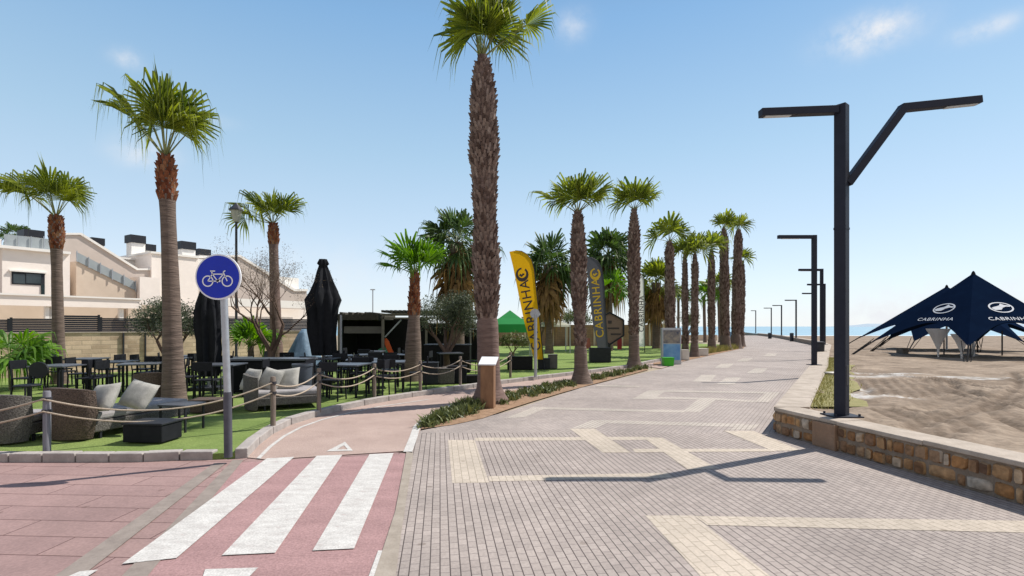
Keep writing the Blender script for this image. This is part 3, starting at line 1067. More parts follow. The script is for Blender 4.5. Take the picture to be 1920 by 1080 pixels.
b.bar((-.075, 0, top1 - .075), (-1.18, -.02, top1 - .125), .13, .105)
a_ = b.build("arm", M['lamp'], t, bevel=.006)
b = MB()
b.bar((-.75, -.012, top1 - .162), (-1.12, -.02, top1 - .179), .075, .012)
b.build("lens", M['lens'], a_)
b = MB()
j0, j1, e1 = L1p(1588, 345), L1p(1693, 203), L1p(1836, 188)
b.bar(j0 + Vector((0, .0, 0)), j1 + (j1 - j0).normalized() * .03, .13, .105)
b.bar(j1 + Vector((-.03, .002, 0)), e1 + Vector((0, 0, 0)), .126, .105)
a_ = b.build("arm", M['lamp'], t, bevel=.006)
b = MB()
q0, q1 = j1 + (e1 - j1) * .55, j1 + (e1 - j1) * .96
b.bar(q0 + Vector((0, 0, -.059)), q1 + Vector((0, 0, -.059)), .075, .012)
b.build("lens", M['lens'], a_)

# (post x, top y, left end of the arm): the others recede along the wall
far_l = [(1521, 441, 1453, .0178, "nearest single-arm dark lamp post on the wall end, behind the Y-shaped one"),
         (1537, 504, 1494, .0278, "dark single-arm lamp post just right of the nearest single-arm one"),
         (1543, 532, 1511, .0375, "dark single-arm lamp post partly hidden behind the one in front, rightmost of the distant ones"),
         (1527, 549, 1502, .0476, "short looking dark lamp post whose arm crosses behind the nearest single-arm pole"),
         (1491, 562, 1470, .060, "distant lamp post beside the dark bin, fourth from the far end"),
         (1464, 572, 1447, .075, "distant lamp post third from the far end of the promenade"),
         (1445, 577, 1431, .0857, "distant lamp post second from the far end, by a small bin"),
         (1416, 582, 1407, .1, "farthest and smallest lamp post next to the last palm trunks")]
for px, ty_, ax, s, lab in far_l:
    Y = s * F
    X = (px - 960) * s
    h = CH + (612 - ty_) * s - WH
    t = thing("street_lamp", lab, "street lamp", (X + .1, Y, WH + .002), 0, "street lamps along the promenade wall")
    single_lamp_parts(t, h, (px - ax) * s)

# bins by the lamps
def bin_(px0, px1, ytop, ybot, lab, z=0.0, lid=True):
    p = gp((px0 + px1) / 2, ybot, z)
    s = p.y / F
    w, h = (px1 - px0) * s, (ybot - ytop) * s
    t = thing("litter_bin", lab, "litter bin", p, 0, "litter bins along the promenade")
    b = MB()
    b.lathe([(w * .40, 0), (w * .44, .03), (w * .5, h * .86), (w * .47, h * .88)], n=18)
    b.build("body", M['bin_dark'], t, smooth=40)
    b = MB()
    b.lathe([(w * .50, h * .89), (w * .52, h * .92), (w * .5, h * .97), (w * .2, h)], n=18)
    b.build("lid", M['dark_steel'] if lid else M['bin_dark'], t, smooth=40)
bin_(1526, 1545, 640, 674, "dark rounded litter bin beside the nearest single-arm lamp post")
bin_(1481, 1488, 624, 640, "small dark litter bin by the wall, right one of the two far ones")
bin_(1440, 1447, 624, 635, "tiny dark litter bin by the wall, left one of the two far ones")

# ================================================================== SIGN
sp = gp(428, 857, LZ)
st = thing("cycle_path_sign", "round blue bicycle sign on a grey pole at the lawn corner", "road sign", sp)
ss = sp.y / F
def spx(px, py):
    return at(px, py, sp.y) - sp
b = MB()
b.tube([(0, 0, 0), spx(426.6, 735)], .048, 16)
b.build("pole_sleeve", mat("sleeve", (.09, .09, .11), (.06, .06, .075), scale=9, rough=.6), st, smooth=40)
b = MB()
b.tube([spx(426.6, 737), spx(417.5, 490)], .042, 16)
b.build("pole", M['steel'], st, smooth=40)
c = spx(413.5, 520)
rad = 42.5 * ss
b = MB()
def disc(b, c, r0, r1, y0, y1, n=48):
    for (ra, ya), (rb, yb) in zip([(0, y0), (r0, y0), (r1, y1)], [(r0, y0), (r1, y1), (r1, y1)]):
        pass
k = 56
ring = [(math.cos(2 * math.pi * i / k), math.sin(2 * math.pi * i / k)) for i in range(k)]
b.prism([c + Vector((rad * x, -.055, rad * z)) for x, z in ring], (0, .02, 0))
b.build("sign_rim", M['sign_white'], st)
b = MB()
b.prism([c + Vector((rad * .93 * x, -.062, rad * .93 * z)) for x, z in ring], (0, .012, 0))
sf = b.build("sign_face", M['sign_blue'], st)
b = MB()
def px2(px, py):
    return c + Vector(((px - 413.5) * ss, -.066, (520 - py) * ss))
def pic_ring(cx, cy, r, w):
    n = 28
    for i in range(n):
        a0, a1 = 2 * math.pi * i / n, 2 * math.pi * (i + 1) / n
        b.sheet([px2(cx + (r) * math.cos(a0), cy + r * math.sin(a0)), px2(cx + r * math.cos(a1), cy + r * math.sin(a1)),
                 px2(cx + (r - w) * math.cos(a1), cy + (r - w) * math.sin(a1)), px2(cx + (r - w) * math.cos(a0), cy + (r - w) * math.sin(a0))])
def pic_line(x0, y0, x1, y1, w=2.0):
    d = Vector((x1 - x0, y1 - y0)).normalized()
    n_ = Vector((-d.y, d.x)) * w / 2
    b.sheet([px2(x0 + n_.x, y0 + n_.y), px2(x1 + n_.x, y1 + n_.y), px2(x1 - n_.x, y1 - n_.y), px2(x0 - n_.x, y0 - n_.y)])
pic_ring(395.5, 528, 10.6, 2.2)
pic_ring(431.5, 528, 10.6, 2.2)
for l in ((395.5, 528, 404, 515), (404, 515, 424, 515), (404, 515, 413.5, 527.5), (413.5, 527.5, 424.5, 515), (395.5, 528, 413.5, 528), (424, 511, 431.5, 528),
          (424, 511, 428, 508.5), (404, 516, 402.5, 509.5), (400, 509.3, 409, 509.3), (411, 527.5, 419, 527.5, 4), (413, 531, 417, 524)):
    pic_line(*l)
b.build("bicycle_symbol", M['sign_white'], sf)

# grey sign pole further along the kerb, seen from behind
p = gp(1004, 707, .1)
t = thing("road_sign", "round road sign seen from behind on a grey pole beside the yellow flag", "road sign", p)
b = MB()
b.tube([(0, 0, 0), at(1004, 590, p.y) - p], .05, 12)
b.build("pole", M['steel'], t, smooth=40)
c = at(1003, 588, p.y) - p
b = MB()
b.prism([c + Vector((.15 * x, -.02, .15 * z)) for x, z in ring], (0, .02, 0))
b.build("sign_plate", M['steel'], t)

# information pedestal
p = gp(915, 765)
t = thing("information_pedestal", "brown wooden information pedestal with a slanted white plate in front of the tallest palm", "pedestal", p, R(-8))
s = p.y / F
b = MB()
w, h = 25 * s, 84 * s
b.prism([(-w / 2, -.12, 0), (-w / 2, .14, 0), (-w / 2, .14, h + .06), (-w / 2, -.12, h - .03)], (w, 0, 0))
b.build("column", M['pedestal'], t, bevel=.008)
b = MB()
b.prism([(-w / 2 - .03, -.17, h - .03), (-w / 2 - .03, .19, h + .10), (w / 2 + .05, .19, h + .10), (w / 2 + .05, -.17, h - .03)][::-1], (0, 0, .025))
b.build("plate", M['sign_white'], t)

# ================================================================== ROPE FENCE
posts = [(88, 846, 733, "weathered grey rope fence post in front of the wicker lounger"), (512, 803, 706, "brown rope fence post right of the bike sign"),
         (598, 773, 690, "rope fence post at the bend of the kerb"), (702, 747, 682, "rope fence post before the bar pavilion and left of its palm"),
         (788, 736, 676, "rope fence post just right of the palm by the pavilion"), (863, 724, 668, "rope fence post under the olive tree, left of the tallest palm"),
         (957, 708, 660, "rope fence post between the tallest palm and the yellow flag")]
pts = []
for px, yb, yt, lab in posts:
    p = gp(px, yb, LZ)
    h = (yb - yt) * p.y / F
    t = thing("rope_post", lab, "post", p, 0, "posts of the rope fence")
    r = .043 if px < 200 else .041
    b = MB()
    b.lathe([(r, 0), (r, h - .02), (r * .8, h)], n=14)
    b.build("shaft", M['post_wood'] if px > 200 else mat("grey_painted_post", (.22, .22, .25), (.14, .14, .16), scale=6, rough=.8, stretch=(4, 4, .6)), t, smooth=40)
    b = MB()
    for q in (h - .10, h - .26):
        b.lathe([(r * .6, q - .02), (r + .012, q - .02), (r + .012, q + .02), (r * .6, q + .02)], n=14, cap=False)
    b.build("rope_sleeve", M['dark_steel'], t)
    pts.append((p, h))
pL = (Vector((-9.4, 6.5, LZ)), .85)
chain = [pL] + pts
nm = ["the left edge and the post by the wicker lounger", "the lounger's post and the post right of the sign", "the sign's neighbour post and the one at the kerb bend",
      "the kerb bend post and the post before the pavilion", "the pavilion's post and the post right of its palm", "the palm's post and the post under the olive tree", "the olive's post and the post by the yellow flag"]
for i, ((p, h), (q, g)) in enumerate(zip(chain, chain[1:])):
    for lev, wd in ((.10, "upper"), (.26, "lower")):
        a, c = p + Vector((0, -.055, h - lev)), q + Vector((0, -.055, g - lev))
        L_ = (c - a).length
        sag = .085 * L_ if i != 1 else .10 * L_
        n = 20
        line = [a + (c - a) * (k / n) - Vector((0, 0, sag * 4 * (k / n) * (1 - k / n))) for k in range(n + 1)]
        b = MB()
        b.tube(line, .0125, 7)
        tag(b.build("rope", M['rope'], smooth=60), f"{wd} rope sagging between {nm[i]}", "rope", "ropes of the lawn fence")

# ================================================================== PALMS
def frame(t):
    t = t.normalized()
    s = t.cross(Vector((0, 0, 1)))
    if s.length < .05:
        s = Vector((1, 0, 0))
    s.normalize()
    return t, s, s.cross(t)


def fan_leaf(bl, st, root, az, el, Lp, Rb, rng, nseg=20, droop=.5, roll=0.0, span=145, curve=.3):
    """one fan leaf: bent stalk into st, pleated blade with drooping tips into bl"""
    d = Vector((math.cos(az) * math.cos(el), math.sin(az) * math.cos(el), math.sin(el)))
    pts = [Vector(root)]
    step = Lp / 4
    dd = d.copy()
    for k in range(4):
        pts.append(pts[-1] + dd * step)
        dd = (dd + Vector((0, 0, -curve * .22 * (1.15 - abs(dd.z))))).normalized()
    st.tube(pts, [.022, .017, .013, .011, .009], 4, cap=False)
    hub = pts[-1]
    t, s, n = frame(dd)
    if roll:
        s, n = s * math.cos(roll) + n * math.sin(roll), n * math.cos(roll) - s * math.sin(roll)
    fold = rng.uniform(.45, 1.05) if span > 40 else .1
    if span > 40:
        span, roll, Rb = span * .84, roll * .7, Rb * 1.1
    k0 = len(bl.v)
    for i in range(nseg):
        u = (i + .5) / nseg * 2 - 1
        a = R(span) * u
        da = R(span) / nseg * .86
        if rng.random() < .04 and span > 40:
            continue
        Lr = Rb * (1 - .34 * abs(u) ** 1.5) * rng.uniform(.74, 1.12)
        hang = 1.7 if rng.random() < .12 else 1.0
        def dr(ang):
            return t * math.cos(ang) + (s * math.cos(fold * abs(u)) - n * math.sin(fold * abs(u)) * 1.0) * math.sin(ang)
        pl_ = n * (.035 * Rb)
        g = Vector((0, 0, -1))
        m0 = hub + dr(a - da) * Lr * .52 + g * (droop * .05 * Lr)
        m1 = hub + dr(a + da) * Lr * .52 + g * (droop * .05 * Lr)
        mc = hub + dr(a) * Lr * .54 + pl_ + g * (droop * .05 * Lr)
        q = hub + dr(a) * Lr * .80 + g * (droop * (.16 + .10 * abs(u)) * Lr)
        wv = (m1 - m0) * .24
        tp = hub + dr(a) * Lr * (.99 - .10 * droop) + g * (droop * hang * rng.uniform(.4, 1.15) * Lr)
        j = len(bl.v)
        for v in (hub, m0, mc, m1, q - wv, q + wv, tp):
            bl.v.append(tuple(v))
        for f in ((0, 1, 2), (0, 2, 3), (1, 4, 2), (2, 4, 5), (2, 5, 3), (4, 6, 5)):
            bl.f.append(tuple(j + x for x in f))
            bl.mi.append(0)


def trunk_boots(b, path, prof, z0, z1, rng, step=.115, proud=.045, pitch=.12):
    """old leaf bases covering the trunk between heights z0 and z1"""
    z = z0
    k = 0
    while z < z1:
        r = prof(z)
        c = path(z)
        n = max(7, int(2 * math.pi * r / pitch))
        for i in range(n):
            a = 2 * math.pi * (i + .5 * (k % 2)) / n + rng.uniform(-.08, .08)
            e, s = Vector((math.cos(a), math.sin(a), 0)), Vector((-math.sin(a), math.cos(a), 0))
            w = 2 * math.pi * r / n * .5 * rng.uniform(.6, .95)
            hh = step * rng.uniform(1.0, 1.7)
            out = proud * rng.uniform(.3, 1.6)
            p = c + e * (r * .97)
            b.add([p - s * w + Vector((0, 0, -.3 * step)), p + s * w + Vector((0, 0, -.3 * step)), p + s * w * .5 + e * out + Vector((0, 0, hh)), p - s * w * .5 + e * out + Vector((0, 0, hh)),
                   p + s * w * .8 + Vector((0, 0, hh * .8)), p - s * w * .8 + Vector((0, 0, hh * .8))], [(0, 1, 2, 3), (3, 2, 4, 5), (0, 3, 5), (1, 4, 2)])
        z += step
        k += 1


def palm(label, base, top, wpx, crown, seed, boots=(.3, 1.0), Y=None, fibre=0.0, n_rand=6, Rb=1.0, Lp=.9, mat_leaf='frond', bark='bark', skirt=0, nseg=20,
         elr=(25, 80), droop=.55, group="fan palms along the promenade", z0=0.0, name="fan_palm", bpitch=.10):
    """base, top: photo pixels of the trunk foot and the crown base; wpx: [(y pixel, trunk width in pixels)];
    crown: list of leaves (lean right(+)/left(-) from vertical in degrees, lean to the viewer(+), stalk, blade)"""
    rng = random.Random(seed)
    if Y is None:
        p = gp(base[0], base[1], z0)
    else:
        p = Vector(((base[0] - 960) / F * Y, Y, z0))
    s = p.y / F
    tp = at(top[0], top[1], p.y) - p
    H = tp.z
    t = thing(name, label, "palm tree", p, 0, group)
    bend = rng.uniform(-.05, .05) * .3
    def path(z):
        u = max(0.0, min(1.2, z / H))
        return Vector((tp.x * u + bend * H * .25 * math.sin(u * 3.14), 0, z))
    wk = math.sqrt(1 + ((base[0] - 960) / F) ** 2)
    ws = sorted(((CH + (HY - y) * s - z0, w * s / 2 / wk) for y, w in wpx))
    def prof(z):
        if z <= ws[0][0]:
            return ws[0][1]
        for (za, ra), (zb, rb) in zip(ws, ws[1:]):
            if z <= zb:
                return ra + (rb - ra) * (z - za) / max(1e-6, zb - za)
        return ws[-1][1]
    b = MB()
    n = max(10, int(H / .16))
    zs = [H * i / n for i in range(n + 1)]
    b.tube([path(z) for z in zs], [prof(z) * (.82 if boots[0] * H < z < boots[1] * H else 1.0) * (1 + .025 * math.sin(z * 40 + seed) + rng.uniform(-.015, .015)) * (1 + .35 * math.exp(-z / .22)) for z in zs], 16)
    tr = b.build("trunk", M[bark], t, smooth=60)
    if boots[1] > boots[0]:
        b = MB()
        zb = boots[0] * H
        pr_ = max(.055, 1.5 * s)
        ph = rng.uniform(0, 6)
        def prof_b(z):
            return max(.05, prof(z) * (1 + .05 * math.sin(z * 2.1 + ph) + .035 * math.sin(z * 5.3 + ph * 2)) - pr_ * .75)
        trunk_boots(b, path, prof_b, zb, boots[1] * H, rng, step=max(.085, 2.6 * s), proud=pr_, pitch=max(bpitch, 3.0 * s))
        b.build("leaf_bases", M['boots'], t)
    if fibre > 0:
        b = MB()
        trunk_boots(b, path, prof, H * (1 - fibre), H * .995, rng, step=.085, proud=.04, pitch=.10)
        b.build("fibre_collar", M['fibre'], t)
    bl, st = MB(), MB()
    root = path(H) + Vector((0, 0, -.05))
    for spec in crown:
        lean, tow, lp, rb = spec[:4]
        rol = R(spec[4]) if len(spec) > 4 else rng.uniform(-1.0, 1.0)
        spn = spec[5] if len(spec) > 5 else rng.uniform(105, 140)
        d = Vector((math.sin(R(lean)), -math.sin(R(tow)) * math.cos(R(lean)), math.cos(R(lean)) * math.cos(R(tow))))
        fan_leaf(bl, st, root, math.atan2(d.y, d.x), math.asin(max(-1, min(1, d.z / d.length))), lp, rb, rng, nseg if spn > 40 else 5, droop if spn > 40 else .05, rol, spn)
    for k in range(n_rand):
        az = k * 2.39996 + rng.uniform(-.3, .3)
        fan_leaf(bl, st, root, az, R(rng.uniform(*elr)), Lp * rng.uniform(.75, 1.15), Rb * rng.uniform(.8, 1.1), rng, nseg, droop * rng.uniform(.7, 1.3), rng.uniform(-.9, .9), rng.uniform(100, 140))
    cr = bl.build("crown", M[mat_leaf], t)
    st.build("leaf_stalks", M['stalk'], cr)
    if skirt:
        bl, st = MB(), MB()
        for k in range(skirt):
            az = k * 2.39996
            zz = H - .1 - (k / skirt) * H * .34
            fan_leaf(bl, st, path(zz), az, R(rng.uniform(-75, -25)), Lp * rng.uniform(.4, .7), Rb * rng.uniform(.7, 1.0), rng, max(10, nseg - 6), .8, rng.uniform(-.4, .4))
        dk = bl.build("dead_fronds", M['frond_dead'], t)
        st.build("leaf_stalks", M['stalk'], dk)
    return t


# big one (F)
palm("tallest fan palm with thick scaly trunk behind the wooden pedestal", (918, 754), (905, 105),
     [(754, 56), (720, 41), (600, 40), (560, 50), (480, 52), (400, 48), (330, 54), (250, 53), (170, 48), (135, 38), (112, 20), (100, 15)],
     [(-16, 10, .55, 1.15), (-6, 22, .58, 1.2), (7, 15, .58, 1.3), (16, 12, .6, 1.2), (27, 5, .62, 1.1), (-27, 0, .6, 1.1), (52, 8, 1.2, .85, 25, 125), (-40, -8, .6, .8), (0, -15, .65, 1.25), (20, -20, .7, 1.15), (-14, -20, .7, 1.25), (-22, 28, .5, .85), (36, -25, .85, .9), (10, 38, .5, .9)],
     1, boots=(.24, .985), n_rand=2, elr=(55, 85), bark='bark_red', droop=.62, nseg=26)
# B
palm("fan palm with ringed grey trunk between the wicker lounger and the bike sign", (327, 774), (310, 292),
     [(774, 52), (740, 46), (600, 38), (450, 31), (400, 30), (370, 33), (330, 37), (312, 30), (296, 20)],
     [(11, 25, .80, 1.0, 0, 130), (3, 10, .84, .95, 60, 120), (22, 5, .76, .95, 75, 120), (15, -15, .80, 1.0, 80, 120), (-34, 4, 1.08, .95, 15, 125), (-40, -6, 1.15, .8, 35, 120), (27, 18, .60, .85, 40, 120), (-3, -20, .88, .88, 40, 100), (18, 35, .6, .8, 10, 120), (-7, 0, .95, 1.25, 0, 8), (3, 0, .9, 1.2, 0, 7), (-14, 14, .85, .9, 30, 120), (32, -12, .7, .85), (-26, -16, .9, .85)],
     2, boots=(0, 0), fibre=.17, n_rand=0, droop=.8, nseg=32)
# A
palm("fan palm with dark slim trunk at far left in front of the cream house", (112, 724), (105, 405),
     [(724, 32), (650, 26), (500, 22), (470, 24), (440, 30), (415, 26), (405, 18)],
     [(9, 25, .76, .95, 0, 130), (19, 5, .76, .92, 75, 125), (14, -15, .76, .94, 80, 120), (-42, 5, 1.1, 1.1, 60, 125), (-50, -10, 1.15, 1.05, 30, 120), (-38, 20, .95, .95, 20, 120), (27, 18, .55, .8, 40, 110), (-14, 0, .9, 1.15, 0, 8), (2, -22, .8, .9), (-6, 14, .8, .85, 40, 110), (30, -8, .6, .85), (-28, -10, .95, .9)],
     3, boots=(0, 0), fibre=.19, n_rand=0, droop=.8, nseg=30)
# C
palm("fan palm rising out of the bare tree beside the lantern post", (520, 697), (512, 418),
     [(697, 26), (560, 20), (470, 18), (440, 20), (420, 14)],
     [(-30, 10, .65, 1.15), (-18, 20, .6, 1.05), (2, 0, .6, 1.05, 70, 90), (33, 5, .65, 1.05, 60, 90), (44, 0, .7, 1.0, 40, 90), (-55, 12, 1.0, .95), (-74, 8, 1.05, .95), (12, 22, .45, .9), (-40, -10, .72, 1.0), (18, -18, .55, 1.0), (-10, -15, .6, 1.0), (-62, -10, .9, .9)],
     4, boots=(0, 0), fibre=.14, n_rand=0, droop=.65, bark='bark_red')
# D
palm("short bright green fan palm with red-brown trunk by the dark pavilion", (773, 718), (778, 512),
     [(718, 36), (650, 30), (600, 22), (560, 20), (520, 15)],
     [(0, 15, .45, .95), (14, 20, .5, 1.0), (-16, 20, .55, 1.0), (28, 10, .5, .9), (-34, 10, .6, .95), (-50, 5, .65, .8), (40, 15, .5, .85), (8, -15, .6, .95), (-24, -20, .6, .9), (30, -20, .55, .9), (4, 40, .4, .8), (-10, -40, .5, .8), (-62, 20, .55, .7)],
     5, boots=(0, 0), fibre=.38, n_rand=3, Rb=.9, Lp=.5, mat_leaf='frond_bright', droop=.35)
# E skirted behind the big palm
palm("shaggy fan palm with hanging orange dead fronds behind the tallest palm", (858, 690), (856, 455), [(690, 26), (560, 24), (460, 24)], [], 6, boots=(0, 0), Y=22.5,
     n_rand=36, Rb=1.25, Lp=.85, elr=(-30, 80), skirt=34, mat_leaf='frond_dark', nseg=16, group="shaggy palms behind the row")
# G, H
palm("fan palm with scaly trunk, second of the promenade row, right of the yellow flag", (1090, 719), (1083, 397),
     [(719, 34), (690, 24), (610, 24), (560, 32), (480, 31), (430, 27), (405, 19), (398, 13)],
     [(-3, 20, .44, 1.04), (9, 18, .44, 1.04), (-20, 10, .48, 1.0), (34, 5, .6, 1.08, 50, 110), (44, -4, .65, 1.0, 30, 110), (-56, 5, .75, 1.0, 20, 110), (16, -15, .5, 1.05), (-10, -20, .5, 1.0), (50, 12, .5, .7), (-34, -10, .55, .9)],
     7, boots=(.22, .985), n_rand=0, nseg=22)
palm("fan palm with scaly trunk, third of the row, at the end of the succulent bed", (1189, 689), (1189, 392),
     [(689, 26), (670, 20), (600, 20), (540, 25), (470, 25), (430, 24), (405, 15), (393, 10)],
     [(-6, 20, .46, 1.16), (7, 18, .46, 1.16), (-27, 10, .55, 1.12, 40, 110), (26, 8, .55, 1.16), (38, 5, .62, 1.04, 40, 110), (-40, 0, .62, 1.06, 20, 110), (50, -10, .68, .92), (14, -20, .51, 1.10), (-14, -25, .51, 1.04), (-52, 10, .6, .8)],
     8, boots=(.2, .985), n_rand=0)
far_p = [("fan palm with drooping left leaves, its trunk rising behind the blue totem", (1257, 676), (1255, 452), 20, [(0, 10, 0.60, 1.14), (14, 10, 0.60, 1.14), (-10, 15, 0.60, 1.08), (-40, 0, 0.71, 0.84), (-72, 0, 0.68, 0.90), (36, 5, 0.60, 0.96), (22, -15, 0.60, 1.08), (48, 0, 0.68, 0.90)], 0, None),
         ("slim fan palm, left one of the close pair right of the blue totem", (1285, 668), (1284, 476), 13, [], 9, None),
         ("slim fan palm, right one of the close pair right of the blue totem", (1302, 669), (1303, 476), 15, [], 9, None),
         ("fan palm standing alone between the close pair and the tall twin palms", (1335, 660), (1334, 468), 15, [], 9, None),
         ("tall fan palm, left one of the tall twins at the far end of the row", (1360, 656), (1357, 428), 19, [], 9, None),
         ("tall fan palm, right one of the tall twins at the far end of the row", (1379, 653.5), (1385, 430), 19, [], 9, None),
         ("shorter fan palm half hidden behind the right tall twin", (1388, 650), (1391, 490), 15, [], 9, None)]
for i, (lab, bs, tp_, w, cr, nr, Y) in enumerate(far_p):
    palm(lab, bs, tp_, [(bs[1], w * 1.15), (bs[1] - 30, w * .95), (bs[1] - 60, w), ((bs[1] + tp_[1]) / 2 - 20, w * 1.06), (tp_[1] + 22, w * .9), (tp_[1] + 8, w * .6), (tp_[1], w * .4)], cr, 40 + i, boots=(.12, .985), n_rand=nr, Rb=1.18, Lp=.48,
         elr=(28, 85), nseg=14, droop=.55)
# shaggy ones behind
for i, (lab, bs, tp_, Y, rb) in enumerate((("shaggy palm with brown skirt between the yellow and grey flags", (1030, 650), (1028, 497), 31, 1.5),
                                          ("shaggy palm with reddish trunk above the hexagon sign", (1142, 648), (1140, 478), 36, 1.6),
                                          ("shaggy round palm with long brown skirt behind the white flag", (1231, 652), (1230, 530), 38, 1.35))):
    palm(lab, bs, tp_, [(bs[1], 15), (tp_[1], 16)], [], 60 + i, boots=(0, 0), Y=Y, n_rand=38, Rb=rb, Lp=.9, elr=(-35, 80), skirt=36, mat_leaf='frond_dark' if i < 2 else 'frond', nseg=13, group="shaggy palms behind the row")
small_p = [("thin young green palm right of the grey flag", (1146, 655), (1145, 546), 34, 1.3, 'frond_bright', 5), ("small green palm between trunks right of the lone fan palm", (1350, 646), (1347, 540), 55, 1.7, 'frond', 6),
           ("small green palm low between the close pair and the lone fan palm", (1322, 646), (1320, 556), 55, 1.5, 'frond_bright', 6), ("little dark palm behind the close pair of slim palms", (1272, 648), (1272, 560), 55, 1.5, 'frond_dark', 5),
           ]
for i, (lab, bs, tp_, Y, rb, ml, w) in enumerate(small_p):
    palm(lab, bs, tp_, [(bs[1], w), (tp_[1], w)], [], 80 + i, boots=(0, 0), Y=Y, n_rand=16, Rb=rb, Lp=.8, elr=(0, 80), mat_leaf=ml, nseg=12, group="small palms behind the row")
# low palms on the terrace and the roof
palm("bright green young palm in front of the sandstone wall, right of the bike sign pole", (472, 700), (470, 648), [(700, 12), (648, 12)], [], 90, boots=(0, 0), Y=15.6, n_rand=22, Rb=.62, Lp=.42, elr=(25, 85), mat_leaf='frond_bright', nseg=14, group="young palms by the wall", droop=.3)
palm("young feathery palm drooping at the left edge before the sandstone wall", (22, 735), (18, 668), [(735, 9), (668, 9)], [(60, 10, .5, .75), (72, 15, .6, .75), (48, -10, .6, .7)], 91, boots=(0, 0), Y=13.2, n_rand=14, Rb=.85, Lp=.45, elr=(5, 60), mat_leaf='frond_bright', nseg=14, group="young palms by the wall", droop=.8)
palm("small dark palm showing above the roof terrace at top left", (28, 560), (27, 440), [(560, 8), (440, 8)], [], 92, boots=(0, 0), Y=52, n_rand=18, Rb=1.2, Lp=.6, elr=(-10, 75), mat_leaf='frond_dark', nseg=12, group="palms behind the houses")


# ================================================================== TREES
def leaf_cloud(b, centres, n, size, rng, flat_=1.0):
    for _ in range(n):
        c, r = centres[rng.randrange(len(centres))]
        v = Vector((rng.gauss(0, 1), rng.gauss(0, 1), rng.gauss(0, 1)))
        v = v.normalized() * r * rng.random() ** .45
        p = Vector(c) + Vector((v.x, v.y, v.z * flat_))
        a = Vector((rng.gauss(0, 1), rng.gauss(0, 1), rng.gauss(0, 1))).normalized()
        bdir = a.cross(Vector((rng.gauss(0, 1), rng.gauss(0, 1), rng.gauss(0, 1)))).normalized()
        L_, w = size * rng.uniform(.6, 1.3), size * rng.uniform(.18, .32)
        b.add([p - a * L_ / 2, p + bdir * w / 2, p + a * L_ / 2, p - bdir * w / 2], [(0, 1, 2, 3)])


def grow(b, p, d, L_, r, depth, rng, tips, spread=.6, upb=.12):
    pts, rs = [p], [r]
    for k in range(3):
        d = (d + Vector((rng.gauss(0, .14), rng.gauss(0, .14), upb + rng.gauss(0, .07)))).normalized()
        pts.append(pts[-1] + d * L_ / 3)
        rs.append(r * (1 - .13 * (k + 1)))
    b.tube(pts, rs, 6 if depth > 1 else 4, cap=False)
    if depth == 0:
        tips.append(pts[-1])
        return
    for k in range(rng.choice((2, 3, 3))):
        dd = (d + Vector((rng.gauss(0, spread), rng.gauss(0, spread), rng.gauss(0, spread * .5)))).normalized()
        grow(b, pts[rng.choice((-1, -1, -2))], dd, L_ * rng.uniform(.62, .85), rs[-1] * rng.uniform(.6, .85), depth - 1, rng, tips, spread, upb)


def tree(name, label, base, Y, H, seed, leaves, leaf_m, leafsize, depth=4, trunk_r=.12, clump=.4, spread=.6, keep=1.0, group=None, flat_=.8):
    rng = random.Random(seed)
    p = Vector(((base[0] - 960) / F * Y, Y, LZ))
    t = thing(name, label, "tree", p, 0, group)
    b = MB()
    tips = []
    b.tube([(0, 0, 0), (.03, 0, H * .12), (.0, .02, H * .26)], [trunk_r * 1.25, trunk_r, trunk_r * .9], 9, cap=False)
    for k in range(4):
        a = k * 1.7 + rng.uniform(0, 1)
        grow(b, Vector((0, .02, H * (.2 + .02 * k))), Vector((math.cos(a) * .7, math.sin(a) * .7, 1)).normalized(), H * .28, trunk_r * .62, depth - 1, rng, tips, spread)
    b.build("trunk", M['branch'], t, smooth=60)
    if leaves:
        cs = [(q, clump * rng.uniform(.6, 1.2)) for q in tips if rng.random() < keep]
        b = MB()
        leaf_cloud(b, cs, leaves, leafsize, rng, flat_)
        b.build("crown", M[leaf_m], t)
    return t


tree("olive_tree", "grey-green olive tree behind the ringed palm trunk, before the slat fence", (318, 0), 13.6, 2.55, 21, 9000, 'olive', .085, depth=3, trunk_r=.10, clump=.42)
tree("olive_tree", "dense olive tree left of the tallest palm's trunk", (836, 0), 17.5, 3.0, 23, 11500, 'olive', .10, depth=3, trunk_r=.12, clump=.58, flat_=1.0, keep=.7)
tree("bare_tree", "nearly bare twiggy tree with sparse leaves around the red-brown palm trunk", (508, 0), 14.6, 3.6, 27, 3600, 'bare_leaf', .055, depth=6, trunk_r=.115, clump=.28, spread=.42, keep=.8)
for i, (px, Y, H, lab) in enumerate(((1075, 44, 3.4, "bushy green tree low behind the white canopy"), (1205, 47, 3.2, "leafy tree low behind the white flag"), (1012, 40, 3.0, "green bush behind the yellow flag's foot"), (1290, 60, 3.4, "green bush behind the red panel"))):
    tree("bushy_tree", lab, (px, 0), Y, H, 33 + i, 2400, 'shrub', .22, depth=3, trunk_r=.12, clump=.7, group="bushes behind the lawn")

